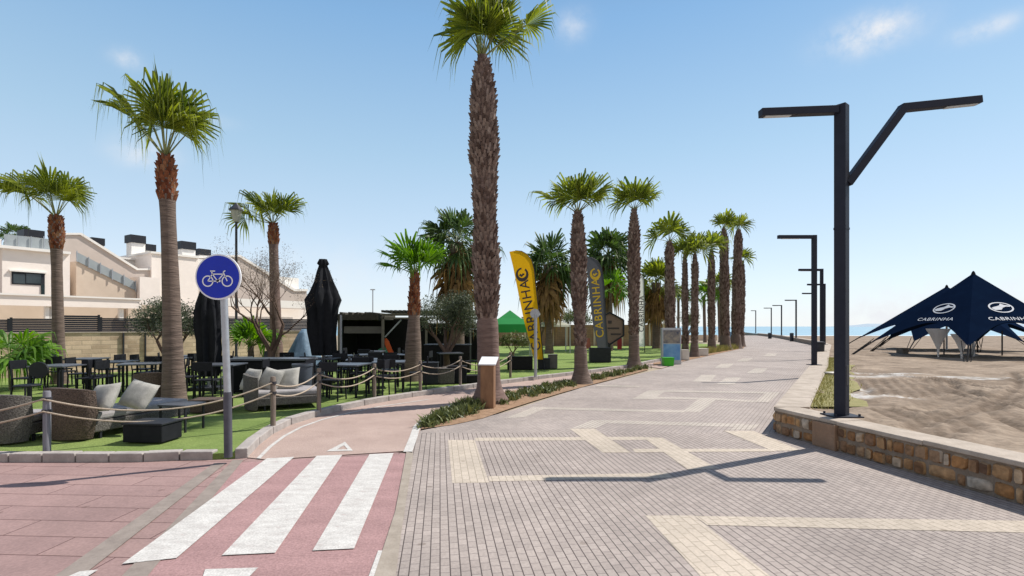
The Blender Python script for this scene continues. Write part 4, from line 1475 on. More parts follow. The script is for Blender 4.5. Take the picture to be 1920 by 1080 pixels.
# succulents in the bed
rng = random.Random(77)
protos = []
def succ(seed, tall):
    q = random.Random(seed)
    b = MB()
    for k in range(70):
        a = q.uniform(0, 6.28)
        r0 = abs(q.gauss(0, .09))
        x, y = r0 * math.cos(a), r0 * math.sin(a)
        h = q.uniform(.05, .16) * tall
        lx, ly = q.gauss(0, .045), q.gauss(0, .045)
        w = q.uniform(.008, .017)
        c, s_ = math.cos(a + 1.57) * w, math.sin(a + 1.57) * w
        b.add([(x - c, y - s_, 0), (x + c, y + s_, 0), (x + lx * .5 + c * 1.3, y + ly * .5 + s_ * 1.3, h * .6), (x + lx * .5 - c * 1.3, y + ly * .5 - s_ * 1.3, h * .6), (x + lx * 1.3, y + ly * 1.3, h)], [(0, 1, 2, 3), (3, 2, 4)])
    return b
first = True
cols = [(795, 851, 17, 1.0, "low spiky succulent at the near tip of the planting bed"), (851, 900, 18, 1.2, "taller green succulent left of the wooden pedestal"), (940, 1075, 30, .95, "succulent between the tallest palm and the second palm of the row"),
        (1105, 1212, 27, 1.15, "pale succulent between the second and third palm of the row")]
def lerp_strip(S, x):
    for (x0, y0), (x1, y1) in zip(S, S[1:]):
        if x <= x1:
            return y0 + (y1 - y0) * (x - x0) / (x1 - x0)
    return S[-1][1]
for x0, x1, n, tall, lab in cols:
    meshes = [succ(int(x0) + k, tall).build("succulent_plant", M['succulent']) for k in range(3)]
    for k in range(n):
        x = x0 + (x1 - x0) * (k + rng.random()) / n
        ya, yb = lerp_strip(STRIP_L, x), lerp_strip(STRIP_R, x)
        p = gp(x, ya + (yb - ya) * rng.uniform(.12, .62), .009)
        o = meshes[k] if k < 3 else meshes[k % 3].copy()
        if k >= 3:
            COL.objects.link(o)
        o.location = p
        o.rotation_euler = (0, 0, rng.uniform(0, 6.28))
        s = rng.uniform(.75, 1.25)
        o.scale = (s, s, s * rng.uniform(.8, 1.2))
        tag(o, lab, "plant", "succulents " + lab.split(" ", 2)[2])
b = MB()
for k in range(1500):
    u = rng.random()
    x = 1318 + 66 * u
    p = gp(x, 664 - 11 * u + rng.uniform(-2.2, 1.2), 0)
    h, a = rng.uniform(.15, .5), rng.uniform(0, 6.28)
    b.add([p + Vector((-.03, 0, 0)), p + Vector((.03, 0, 0)), p + Vector((rng.gauss(0, .12), rng.gauss(0, .12), h))], [(0, 1, 2)])
tag(b.build("dry_undergrowth", M['drygrass'], kind="stuff"), "ochre dry undergrowth round the feet of the far palms", "undergrowth", kind="stuff")

# ================================================================== HOUSES
def pxbox(b, x0, x1, y0, y1, Y, depth):
    """box whose front face fills a photo rectangle at distance Y"""
    a, c = at(x0, y1, Y), at(x1, y0, Y)
    b.box(((a.x + c.x) / 2, Y + depth / 2, a.z), (c.x - a.x, depth, c.z - a.z))


def pxprism(b, poly, Y, depth):
    b.prism([at(x, y, Y) for x, y in poly][::-1], (0, depth, 0))


HY1 = 31.0
HA = R(58)
HD = HY1 * (math.cos(HA) + .79 * math.sin(HA))
HN = Vector((-math.sin(HA), math.cos(HA), 0))
def hat(px, py, Y):
    """pixel to the house front's plane, pushed back by Y - HY1"""
    k = (px - 960) / F
    y = (HD + Y - HY1) / (math.cos(HA) - k * math.sin(HA))
    return Vector((k * y, y, CH + (HY - py) / F * y))
def hbox(b, x0, x1, y0, y1, Y, depth):
    z1, z0 = hat((x0 + x1) / 2, y0, Y).z, hat((x0 + x1) / 2, y1, Y).z
    p, q = hat(x0, y0, Y), hat(x1, y0, Y)
    b.prism([(p.x, p.y, z0), (q.x, q.y, z0), (q.x, q.y, z1), (p.x, p.y, z1)][::-1], HN * depth)
def hprism(b, poly, Y, depth):
    b.prism([hat(x, y, Y) for x, y in poly][::-1], HN * depth)
h1 = thing("house", "cream flat-roofed house with outdoor stairs and dark window at far left", "house", (0, 0, 0), 0, "cream houses behind the slat fence")
b = MB()
hbox(b, 4, 131, 470, 640, HY1, 7)
b.build("wall", M['house'], h1)
b = MB()
hbox(b, -260, 3, 435, 640, HY1 + .6, 7)
b.build("side_block", M['house_white'], h1)
b = MB()
hbox(b, -20, 133, 464.5, 469.5, HY1 - .25, 7.6)
b.build("roof_slab", M['house_white'], h1)
b = MB()
hbox(b, 8, 100, 444, 464, HY1 + .6, .05)
b.build("roof_balustrade", M['balustrade'], h1)
b = MB()
hprism(b, [(100, 440), (152, 438.5), (258, 505), (283, 505), (283, 640), (100, 640)], HY1 + 2.2, .3)
b.build("stair_wall", M['house_grey'], h1)
b = MB()
hprism(b, [(95, 436.5), (153, 436.5), (259, 503.2), (284, 503.2), (284, 506.5), (257, 506.5), (151, 440), (95, 440)], HY1 + 2.1, .55)
b.build("parapet_coping", M['house_white'], h1)
b = MB()
for k in range(13):
    x = 143 + 8.6 * k
    y = 490 + 4.3 * k
    hbox(b, x, x + 8.6, y, 640 if k < 12 else 560, HY1 + .9, 1.2)
b.build("stairs", M['house_tan'], h1)
b = MB()
hprism(b, [(143, 472), (255, 529), (255, 545), (143, 489)], HY1 + .82, .04)
b.build("stair_balustrade", M['balustrade'], h1)
for k in range(6):
    b = MB()
    x, y = 144 + 22 * k, 472 + 11.2 * k
    hbox(b, x, x + 1.6, y - 2, y + 19, HY1 + .74, .05)
    b.build("baluster", M['steel'], h1)
for k in range(4):
    b = MB()
    hbox(b, 10 + 24 * k, 11.4 + 24 * k, 443, 465, HY1 + .5, .05)
    b.build("baluster", M['steel'], h1)
b = MB()
hbox(b, 18, 88, 507.5, 510.5, HY1 - .12, .12)
b.build("window_lintel", M['house_white'], h1)
b = MB()
hbox(b, 22, 84, 511, 534, HY1 - .03, .06)
wf = b.build("window", M['charcoal'], h1)
b = MB()
hbox(b, 25, 47, 514, 531.5, HY1 - .045, .02)
hbox(b, 49, 77, 514, 531.5, HY1 - .045, .02)
b.build("pane", M['glass'], wf)
b = MB()
hbox(b, 77, 84, 534, 552, HY1 - .04, .07)
b.build("door", M['glass'], h1)
b = MB()
hbox(b, -260, 265, 552, 572, HY1 - 2.2, .25)
b.build("terrace_parapet", M['house'], h1)
b = MB()
hbox(b, -260, 266, 549, 552.5, HY1 - 2.28, .4)
b.build("terrace_coping", M['house_white'], h1)
b = MB()
hbox(b, -260, 270, 572, 650, HY1 - 1.0, .3)
b.build("ground_storey", M['house_tan'], h1)
b = MB()
for x in (85, 95, 224):
    b = MB()
    hbox(b, x, x + 8, 572, 600, HY1 - 2.0, .25)
    b.build("porch_pillar", M['house_white'], h1)
# second house in the row
h2 = thing("house", "cream house with two capped chimneys behind the ringed palm and olive tree", "house", (0, 0, 0), 0, "cream houses behind the slat fence")
b = MB()
hbox(b, 284, 372, 479, 640, HY1 + 2, 8)
b.build("wall", M['house'], h2)
b = MB()
hbox(b, 215, 288, 487, 520, HY1 + 4.5, 5)
b.build("upper_block", M['house_white'], h2)
b = MB()
hbox(b, 262, 300, 520, 640, HY1 + .5, 1.4)
b.build("stair_block", M['house'], h2)
b = MB()
hbox(b, 212, 292, 484, 487.5, HY1 + 4.3, 5.4)
hbox(b, 283, 373, 476, 479.5, HY1 + 1.9, 8.3)
b.build("roof_coping", M['house_white'], h2)
b = MB()
hbox(b, 240, 330, 572, 650, HY1 - 1.4, .3)
b.build("ground_storey", M['house_tan'], h2)
def chimney(par, x0, x1, ycap, yshaft, ybot, Y):
    b = MB()
    hbox(b, x0 + 1.5, x1 - 1.5, yshaft, ybot, Y, (x1 - x0 - 3) * .031)
    o = b.build("chimney", M['house_white'], par)
    b = MB()
    hbox(b, x0, x1, ycap, yshaft + .4, Y - .1, (x1 - x0) * .031 + .1)
    b.build("chimney_cap", M['charcoal'], o)
chimney(h2, 245, 274, 441, 455, 486, HY1 + 5)
chimney(h2, 273, 293, 458, 470, 486, HY1 + 5.5)
chimney(h2, 340, 368, 453, 467, 480, HY1 + 4)
chimney(h1, 45, 84, 431, 444, 470, HY1 + 5)
chimney(h1, 172, 197, 446, 459, 500, HY1 + 5)
# third house with sloping parapet
h3 = thing("house", "greyish house with a sloping white-edged parapet behind the bike sign", "house", (0, 0, 0), 0, "cream houses behind the slat fence")
b = MB()
hprism(b, [(368, 483), (450, 481), (552, 545), (575, 545), (575, 640), (368, 640)], HY1 + 3, 6)
b.build("wall", M['house_grey'], h3)
b = MB()
hprism(b, [(366, 480), (451, 478), (554, 542), (577, 542), (577, 546), (552, 546), (450, 482), (366, 484)], HY1 + 2.9, 6.3)
b.build("parapet_coping", M['house_white'], h3)
b = MB()
hbox(b, 372, 420, 488, 500, HY1 + 2.6, .3)
b.build("sill_band", M['house_white'], h3)
b = MB()
hbox(b, 420, 577, 562, 576, HY1 + .2, .3)
b.build("terrace_parapet", M['house_white'], h3)
b = MB()
hbox(b, 380, 577, 577, 640, HY1 + 1, .3)
b.build("ground_storey", M['house'], h3)
chimney(h3, 373, 396, 467, 478, 484, HY1 + 5)
b = MB()
hbox(b, 520, 560, 520, 545, HY1 + 4, 3)
b.build("roof_block", M['house_white'], h3)

# sandstone wall and slat fence
WA = R(50)
WO = Vector((-1.06 * 15.5 - .5, 15.0, 0))
WD = Vector((math.cos(WA), math.sin(WA), 0))
WO = WO - WD * 6
WL_ = 17.6
def wall_u(px):
    """distance along the wall line at which the photo's column px meets it"""
    k = (px - 960) / F
    return (k * WO.y - WO.x) / (WD.x - k * WD.y)
t = thing("sandstone_wall", "honey coloured sandstone wall of long courses behind the terrace furniture", "wall", WO, WA)
WT = 1.47
b = MB()
b.box((WL_ / 2, .2, LZ - .05), (WL_, .4, WT - LZ + .05))
b.build("masonry", M['sandstone'], t)
# courses run level: the wall's texture uses its length and height
mp = [n for n in M['sandstone'].node_tree.nodes if n.type == 'MAPPING'][0]
mp.inputs["Rotation"].default_value = (R(-90), 0, 0)
b = MB()
b.box((WL_ / 2, .2, WT), (WL_, .46, .04))
b.build("coping", M['coping'], t)
for x in (231, 272):
    u = wall_u(x)
    b = MB()
    b.tube([(u, -.04, LZ), (u, -.04, WT)], .03, 6)
    b.build("drain_pipe", M['dark_steel'], t)
M['brickwall'].node_tree.nodes["Mapping"].inputs["Rotation"].default_value = (R(-90), 0, 0)
def slat_fence(label, x0, x1, ztop, nsl=8):
    u0, u1 = wall_u(x0), wall_u(x1)
    q = WO + WD * u0 + Vector((-WD.y, WD.x, 0)) * .2
    t = thing("slat_fence", label, "fence", (q.x, q.y, WT + .04), WA, "dark slat fence panels on the sandstone wall")
    w, h = u1 - u0, ztop - WT - .04
    b = MB()
    sh = h / nsl
    for k in range(nsl):
        b.box((w / 2, 0, k * sh + .004), (w - .08, .03, sh * .88))
    b.build("slats", M['slatfence'], t)
    for x in (.03, w - .03):
        b = MB()
        b.box((x, 0, 0), (.06, .07, h + .03))
        b.build("frame_post", M['charcoal'], t)
slat_fence("dark slat fence panel at the left edge", -230, 20, 1.92)
slat_fence("dark slat fence panel behind the far left palm trunk", 20, 112, 1.96)
slat_fence("taller dark slat gate-like panel right of the far left palm", 112, 190, 2.08)
slat_fence("dark slat fence panel left of the olive tree", 190, 290, 2.0)
slat_fence("dark slat fence panel behind the olive tree and closed parasol", 290, 430, 2.02)
slat_fence("dark slat fence panel behind the young green palm", 430, 586, 2.04)

# lantern post
p = Vector(((443 - 960) / F * 18.2, 18.2, 0))
t = thing("lantern_post", "old style lantern on a slim post in front of the red-brown palm's left leaves", "street lamp", p)
b = MB()
b.lathe([(.09, 0), (.08, .5), (.045, .7), (.04, 5.4), (.055, 5.45)], n=10)
b.build("post", M['dark_steel'], t, smooth=40)
z0 = at(443, 417, 18.2).z
b = MB()
b.lathe([(.07, z0), (.11, z0 + .05), (.20, z0 + .42)], n=8)
b.build("lantern_glass", M['lantern_glass'], t)
b = MB()
b.lathe([(.25, z0 + .42), (.24, z0 + .46), (.08, z0 + .62), (.02, z0 + .70)], n=8)
b.build("lantern_roof", M['dark_steel'], t)
b = MB()
b.lathe([(.045, 5.4), (.09, z0 + .0)], n=8)
b.build("lantern_collar", M['dark_steel'], t)
p = at(699, 612, 62)
t = thing("distant_lamp", "thin distant lamp pole with small head above the pavilion roof", "street lamp", (p.x, 62, 0))
b = MB()
b.tube([(0, 0, 0), (0, 0, at(0, 544, 62).z)], .07, 6)
b.build("pole", M['steel'], t)
b = MB()
b.box((0, 0, at(0, 544, 62).z), (.55, .25, .12))
b.build("lamp_head", M['steel'], t)

# ================================================================== PAVILION AND PERGOLA
PY = 22.0
t = thing("bar_pavilion", "dark timber beach bar pavilion with reed roof in the middle of the terrace", "pavilion", (0, 0, 0))
b = MB()
pxbox(b, 636, 800, 596, 705, PY + 2.6, .15)
pxbox(b, 633, 640, 596, 705, PY + .3, 2.3)
b.build("back_wall", M['hut_dark'], t)
b = MB()
q0, q1 = at(630, 600, PY), at(712, 586, PY)
rng = random.Random(4)
for k in range(46):
    x = q0.x + (q1.x - q0.x) * k / 46
    hz = rng.uniform(-.06, .09)
    b.box((x, PY + 1.4, at(0, 600, PY).z), (.055, 3.2, .26 + hz))
b.build("reed_roof", M['hut_roof'], t)
b = MB()
pxbox(b, 645, 716, 612, 625, PY + .1, .06)
b.build("menu_panel", M['panel_grey'], t)
b = MB()
for x in (633, 715, 797):
    pxbox(b, x, x + 4, 596, 706, PY, .1)
b.build("posts", M['beam'], t)
b = MB()
pxbox(b, 640, 714, 668, 700, PY + .3, .5)
b.build("bar_front", M['hut_dark'], t)
b = MB()
pxbox(b, 645, 745, 671, 674, PY - .1, .7)
b.build("bar_top", M['table'], t)
b = MB()
for k in range(14):
    x = 655 + 4.4 * k
    h_ = 5 + (k * 7) % 5
    q = at(x, 671, PY + .2)
    b.lathe([(.035, 0), (.035, h_ * .014), (.014, h_ * .019), (.014, h_ * .025)], (q.x, q.y, q.z), 8)
tag(b.build("bottle_row", M['lantern_glass'], kind="stuff"), "row of pale bottles and glasses on the pavilion's bar top", "bottles", kind="stuff")
t = thing("pergola", "weathered grey beam pergola joined to the dark pavilion, behind the olive tree", "pergola", (0, 0, 0))
b = MB()
for y0, y1, dy in ((588, 592, -.4), (595, 598, -.4), (588, 592, 3)):
    b = MB()
    pxbox(b, 716, 895, y0, y1, PY + dy, .12)
    b.build("beam", M['beam'], t)
b = MB()
for k in range(22):
    x = 718 + 8.1 * k
    q = at(x, 586, PY - .5)
    b.box((q.x, PY + 1.3, q.z), (.07, 3.9, .1))
b.build("rafters", M['hut_roof'], t)
b = MB()
for x in (717, 880):
    pxbox(b, x, x + 3, 592, 706, PY - .4, .1)
    pxbox(b, x, x + 3, 592, 700, PY + 2.8, .1)
b.build("posts", M['beam'], t)
b = MB()
pxbox(b, 800, 925, 606, 700, PY + 3.3, .12)
b.build("back_screen", M['hut_dark'], t)
b = MB()
b.bar(at(722, 632, PY - .1), at(752, 600, PY - .1), .09, .05)
b.build("brace", M['steel'], t)
b = MB()
prof = [(718, 637), (724, 634), (729, 640), (733, 650), (738, 662), (740, 672), (734, 676), (730, 666), (724, 652)]
pxprism(b, prof, PY - .3, .06)
tag(b.build("surfboard", M['orange']), "small flame orange board leaning beside the bar pavilion", "board")
b = MB()
pxprism(b, [(707, 672), (709, 655), (722, 650), (727, 660), (724, 672)], PY - .35, .05)
tag(b.build("poster_board", mat("teal_board", (.05, .22, .20), (.08, .18, .07), scale=1.5)), "teal and green board low beside the orange one", "board")
# second metal frame between the olive and the tallest palm
t = thing("metal_frame", "light metal canopy frame showing left of the tallest palm's trunk", "frame", (0, 0, 0))
b = MB()
q = 19.5
for y in (598, 617):
    b.bar(at(862, y, q), at(900, y, q), .05)
b.build("rails", M['steel'], t)
b = MB()
for x in (879, 897):
    pxbox(b, x, x + 2.5, 598, 680, q, .05)
b.build("posts", M['dark_steel'], t)

# blue tarpaulin
p = gp(570, 690, LZ)
t = thing("covered_stack", "stack of furniture under a blue-grey tarpaulin behind the bar counter", "covered furniture", ((570 - 960) / F * 16.2, 16.2, LZ))
Yt = 16.2
sT = Yt / F
b = MB()
rng = random.Random(12)
w = 66 * sT
prof = [(w * .55, .1), (w * .52, .55), (w * .44, .75), (w * .30, 1.05), (w * .16, 1.4), (w * .05, 1.55)]
b.lathe(prof, (0, 0, .0), 26, wob=lambda a, z: 1 + .06 * math.sin(7 * a + z * 3) + .04 * math.sin(13 * a))
b.build("tarpaulin", M['tarp'], t, smooth=70)

# ================================================================== PARASOLS (closed)
def closed_parasol(label, px, Y, ytop, ybot, wtop, wbot, arm=None):
    p = Vector(((px - 960) / F * Y, Y, LZ))
    t = thing("closed_parasol", label, "parasol", p, 0, "closed black cantilever parasols")
    s = Y / F
    zt = CH + (HY - ytop) * s - LZ
    zb = CH + (HY - ybot) * s - LZ
    h = zt - zb
    b = MB()
    b.lathe([(wbot * .34 * s, zb), (wbot * .38 * s, zb + h * .05), (wbot * .43 * s, zb + h * .25), (wbot * .47 * s, zb + h * .45), (wbot * .52 * s, zb + h * .58), (wbot * .44 * s, zb + h * .66), (wtop * .36 * s, zb + h * .76), (wtop * .22 * s, zb + h * .87), (wtop * .14 * s, zb + h * .93), (wtop * .20 * s, zb + h * .95), (wtop * .13 * s, zt)],
            (0, 0, 0), 40, wob=lambda a, z: 1 + .20 * math.sin(8 * a + .5 * z) + .12 * math.sin(3 * a + z * 2.3) + .07 * math.sin(17 * a + z * 5) + .05 * math.sin(5 * a - z * 9))
    b.build("canopy", M['black'], t, smooth=70)
    b = MB()
    px_ = (wbot * .62) * s
    b.tube([(0, 0, 0), (0, 0, zb + .1)], .035, 8)
    b.build("pole", M['steel'], t)
    b = MB()
    b.bar((px_, .05, zb + h * .42), (px_, .05, zb - .0), .05)
    b.bar((px_, .05, zb), (px_ - wbot * .3 * s, .05, zb - .14), .045)
    b.build("crank_arm", M['steel'], t)
    b = MB()
    b.box((0, 0, 0), (.7, .7, .08))
    b.build("base", M['charcoal'], t)
closed_parasol("closed black parasol with pointed top in front of the pavilion's left end", 606, 14.8, 486, 666, 44, 52)
closed_parasol("closed black parasol standing behind the bike sign", 392, 13.2, 500, 705, 42, 42)

# ================================================================== FURNITURE
def cushion(b, c, size, tilt=0.0, rz=0.0, pitch=0.0):
    """pillow: thin superellipse, pinched corners"""
    n = 10
    Mx = Matrix.Translation(Vector(c)) @ Matrix.Rotation(rz, 4, 'Z') @ Matrix.Rotation(pitch, 4, 'X') @ Matrix.Rotation(tilt, 4, 'Y')
    for sgn in (1, -1):
        k0 = len(b.v)
        for i in range(n + 1):
            for j in range(n + 1):
                u, v = i / n * 2 - 1, j / n * 2 - 1
                th = ((1 - u ** 4) * (1 - v ** 4)) ** .5
                e = 1 - .06 * (u * u * (1 - v * v) + v * v * (1 - u * u)) * 0 - .05 * (1 - abs(u) ** 2) * (abs(v) ** 6) - .05 * (1 - abs(v) ** 2) * (abs(u) ** 6)
                b.v.append(tuple(Mx @ Vector((u * size[0] / 2 * e, sgn * th * size[1] / 2, v * size[2] / 2 * e))))
        for i in range(n):
            for j in range(n):
                f = (k0 + i * (n + 1) + j, k0 + (i + 1) * (n + 1) + j, k0 + (i + 1) * (n + 1) + j + 1, k0 + i * (n + 1) + j + 1)
                b.f.append(f if sgn > 0 else f[::-1])
                b.mi.append(0)


def pillow(label, c, size, tilt, rz, pitch, m='cushion'):
    b = MB()
    cushion(b, (0, 0, 0), size, tilt, 0, pitch)
    o = b.build("pillow", M[m], smooth=80)
    o.location = c
    o.rotation_euler = (0, 0, rz)
    return tag(o, label, "pillow", "pale scatter pillows")


def lounger(label, loc_, rz, L_=1.5, W=.82, back=.74, wm='wicker', group="wicker lounge seats"):
    t = thing("wicker_lounger", label, "lounger", loc_, rz, group)
    b = MB()
    n = 12
    # basket back
    outer, inner_ = [], []
    for i in range(n + 1):
        a = math.pi * (1.0 + i / n)
        outer.append((W / 2 * math.cos(a) * 1.05, .22 + .24 * math.sin(a)))
        inner_.append((W / 2 * math.cos(a) * .90, .24 + .17 * math.sin(a)))
    k0 = len(b.v)
    for (x, y), (u, v), i in zip(outer, inner_, range(n + 1)):
        hz = back * (.93 + .07 * math.sin(math.pi * i / n))
        bulge = 1.06
        b.v += [(x * .9, y * .9 + .02, .03), (x * bulge, y * bulge, hz * .55), (x, y, hz), (u, v, hz), (u, v, .3)]
    for i in range(n):
        for q in range(4):
            b.f.append((k0 + i * 5 + q, k0 + (i + 1) * 5 + q, k0 + (i + 1) * 5 + q + 1, k0 + i * 5 + q + 1))
            b.mi.append(0)
    for i in (0, n):
        b.f.append(tuple(k0 + i * 5 + q for q in range(5)))
        b.mi.append(0)
    b.build("backrest", M[wm], t, smooth=50)
    b = MB()
    b.box((0, L_ / 2 + .12, .10), (W * .92, L_ - .02, .16))
    b.build("base_frame", M['wicker_grey'], t, bevel=.02)
    b = MB()
    b.box((0, L_ / 2 + .15, .265), (W * .86, L_ - .1, .11))
    b.build("seat_cushion", M['seat_grey'], t, bevel=.035)
    for x, y in ((-W * .42, .35), (W * .42, .35), (-W * .42, L_ + .05), (W * .42, L_ + .05)):
        b = MB()
        b.box((x, y, 0), (.03, .03, .105))
        b.build("leg", M['charcoal'], t)
    return t


dl = gp(92, 832, LZ)
lounger("large brown wicker lounger with grey seat behind the leftmost rope post", (dl.x, dl.y + .1, LZ), R(-14), 1.75, .84, .76)
pillow("pale pillow leaning on the big wicker lounger's back, left one", (dl.x + .42, dl.y + .42, LZ + .58), (.48, .16, .45), R(-8), R(-20), R(-28))
pillow("pale pillow resting behind the left one on the big wicker lounger", (dl.x + .72, dl.y + .72, LZ + .58), (.52, .16, .44), R(12), R(-8), R(-30))
p2 = gp(450, 772, LZ)
lounger("wicker sofa with pale pillows right of the bike sign pole", (p2.x - .05, p2.y + .25, LZ), R(-62), 1.25, .95, .70, 'wicker_grey')
for k, (dx, dy, dz, sx, ti, rz, lab) in enumerate(((.05, .30, .58, .56, 0, -40, "pale pillow nearest the bike sign pole on the wicker sofa"), (.34, .52, .56, .52, 10, -20, "middle pale pillow on the wicker sofa right of the sign"), (.62, .62, .56, .52, -8, -5, "rightmost pale pillow on the wicker sofa right of the sign"))):
    pillow(lab, (p2.x + dx, p2.y + dy, LZ + dz), (sx, .16, .46), R(ti), R(rz), R(-25))
p3 = gp(268, 771, LZ)
lounger("dark wicker chair left of the ringed palm trunk", (p3.x, p3.y + .2, LZ), R(20), .75, .66, .72)
p4 = gp(-8, 838, LZ)
lounger("wicker seat cut by the left edge of the photo", (p4.x - .1, p4.y, LZ), R(5), .8, .70, .70, 'wicker_grey')

def slat_box(name, label, cat, loc_, size, rz, m, lid=None):
    t = thing(name, label, cat, loc_, rz)
    b = MB()
    b.box((0, 0, .02), (size[0], size[1], size[2] - .05))
    b.build("body", M[m], t, bevel=.012)
    b = MB()
    b.box((0, 0, size[2] - .028), (size[0] + .03, size[1] + .03, .028))
    b.build("top", M[lid or m], t, bevel=.006)
    return t
p = gp(268, 833, LZ)
slat_box("box_table", "low black box table on the turf in front of the big wicker lounger", "table", (p.x, p.y + .2, LZ), (.57, .4, .29), R(-4), 'black', 'charcoal')
p = gp(385, 776, LZ)
slat_box("footstool", "brown wicker footstool behind the bike sign pole", "footstool", (p.x, p.y + .2, LZ), (.62, .4, .26), R(6), 'wicker')

def coffee_table(label, loc_, rz, w=.7, d=.55, h=.36):
    t = thing("coffee_table", label, "table", loc_, rz)
    b = MB()
    b.box((0, 0, h - .03), (w, d, .03))
    b.build("tabletop", M['table'], t, bevel=.006)
    for x in (-1, 1):
        for y in (-1, 1):
            b = MB()
            b.box((x * (w / 2 - .03), y * (d / 2 - .03), 0), (.025, .025, h - .03))
            b.build("leg", M['charcoal'], t)
    return t
p = gp(520, 764, LZ)
coffee_table("low dark coffee table between the wicker sofa and the rope post right of the sign", (p.x, p.y + .25, LZ), R(-8), .62, .5, .38)
p = gp(322, 812, LZ)
coffee_table("thin black low table at the foot of the big wicker lounger", (p.x, p.y + .25, LZ), R(-10), .5, .42, .42)

# bar counter
BYc = 12.6
p = Vector(((502 - 960) / F * BYc, BYc, LZ))
t = thing("bar_counter", "long black counter behind the wicker sofa", "counter", p, 0)
b = MB()
b.box((0, .3, 0), (1.85, .6, .78))
b.build("front", M['black'], t, bevel=.01)
b = MB()
b.box((0, .3, .785), (1.98, .72, .05))
b.build("counter_top", M['table'], t, bevel=.008)
p = gp(560, 752, LZ)
t = thing("planter_barrel", "dark blue-grey round planter at the right end of the black counter", "planter", (p.x, p.y + .2, LZ))
b = MB()
b.lathe([(.16, 0), (.18, .02), (.21, .74), (.225, .75), (.225, .80), (.19, .80), (.19, .74)], n=20)
b.build("barrel", mat("blue_grey_barrel", (.085, .10, .125), (.06, .07, .09), scale=4, rough=.5), t, smooth=40)
b = MB()
b.lathe([(.16, .735), (.188, .745)], n=20)
b.build("soil", M['soil'], t)

# chairs and tables
def make_chair(label):
    t = thing("dining_chair", label, "chair", (0, 0, 0), 0, "black dining chairs on the turf")
    b = MB()
    b.box((0, 0, .44), (.43, .42, .03))
    b.build("seat", M['chair'], t, bevel=.01)
    b = MB()
    for x in (-.19, .19):
        b.bar((x, .20, .46), (x, .25, .86), .025)
    b.box((0, .245, .66), (.42, .02, .20))
    b.build("backrest", M['chair'], t, bevel=.006)
    for x in (-.19, .19):
        for y in (-.18, .19):
            b = MB()
            b.bar((x * 1.05, y * 1.08, 0), (x, y, .44), .026)
            b.build("leg", M['chair'], t)
    return t
def make_table(label):
    t = thing("dining_table", label, "table", (0, 0, 0), 0, "dark dining tables on the turf")
    b = MB()
    b.box((0, 0, .72), (.80, .80, .035))
    b.build("tabletop", M['table'], t, bevel=.008)
    for x in (-.35, .35):
        for y in (-.35, .35):
            b = MB()
            b.box((x, y, 0), (.04, .04, .72))
            b.build("leg", M['chair'], t)
    return t
sets = [(640, 748, "the dining table behind the kerb bend's rope post", 4, -8), (720, 738, "the dining table left of the pavilion's palm", 4, 10), (690, 712, "the dining table before the pavilion's bar", 3, 20),
        (395, 748, "the dining table left of the sign pole", 3, 5), (350, 716, "the dining table behind the ringed palm trunk", 3, 30), (75, 752, "the dining table behind the big wicker lounger", 2, 0), (185, 738, "the dining table before the sandstone wall", 3, 12),
        (130, 727, "the dining table behind the far left palm", 3, 0), (420, 724, "the dining table behind the closed parasol at the sign", 3, 15), (545, 712, "the dining table before the blue tarpaulin", 3, 5), (625, 716, "the dining table under the pointed parasol", 4, 20), (690, 700, "the dining table at the pavilion's bar front", 3, 0),
        (300, 726, "the dining table between the wicker chair and the wall", 3, 8), (235, 745, "the dining table left of the dark wicker chair", 2, 25), (590, 727, "the dining table right of the barrel planter", 3, 0), (668, 730, "the dining table midway before the pavilion", 3, 14),
        (745, 712, "the dining table beside the pergola's brace", 3, -6), (840, 706, "the dining table by the olive trunk", 2, 15)]
ch0 = tb0 = None
words = ["left", "right", "near", "far"]
for px, py, lab, n, rot in sets:
    p = gp(px, py, LZ)
    p = Vector((p.x, p.y + .5, LZ))
    if tb0 is None:
        tb0 = make_table("dark square table, " + lab)
        tb0.location, tb0.rotation_euler = p, (0, 0, R(rot))
    else:
        dup(tb0, p, R(rot), "dark square table, " + lab)
    short = lab.replace("the dining table", "the table")
    for k in range(n):
        a = (math.pi, 0, -math.pi / 2, math.pi / 2)[k] + R(rot)
        q = p + Vector((math.cos(a) * .72, math.sin(a) * .72, 0))
        rz = a - math.pi / 2
        l2 = f"black chair on the {words[k]} side of {short}"
        if ch0 is None:
            ch0 = make_chair(l2)
            ch0.location, ch0.rotation_euler = q, (0, 0, rz)
        else:
            dup(ch0, q, rz, l2)
# round-backed chairs far left
t = thing("round_back_chair", "black chair with oval back at the far left of the terrace", "chair", gp(52, 765, LZ), R(170))
b = MB()
b.lathe([(.2, .43), (.22, .45), (.2, .47)], n=16)
b.build("seat", M['chair'], t)
b = MB()
b.prism([(math.cos(2 * math.pi * i / 20) * .24, -.22, .74 + math.sin(2 * math.pi * i / 20) * .17) for i in range(20)], (0, .03, 0))
b.build("backrest", M['chair'], t)
for x in (-.16, .16):
    for y in (-.17, .16):
        b = MB()
        b.bar((x * 1.2, y * 1.2, 0), (x, y, .43), .025)
        b.build("leg", M['chair'], t)
    b = MB()
    b.bar((x * .6, -.17, .46), (x * .6, -.205, .66), .02)
    b.build("back_strut", M['chair'], t)

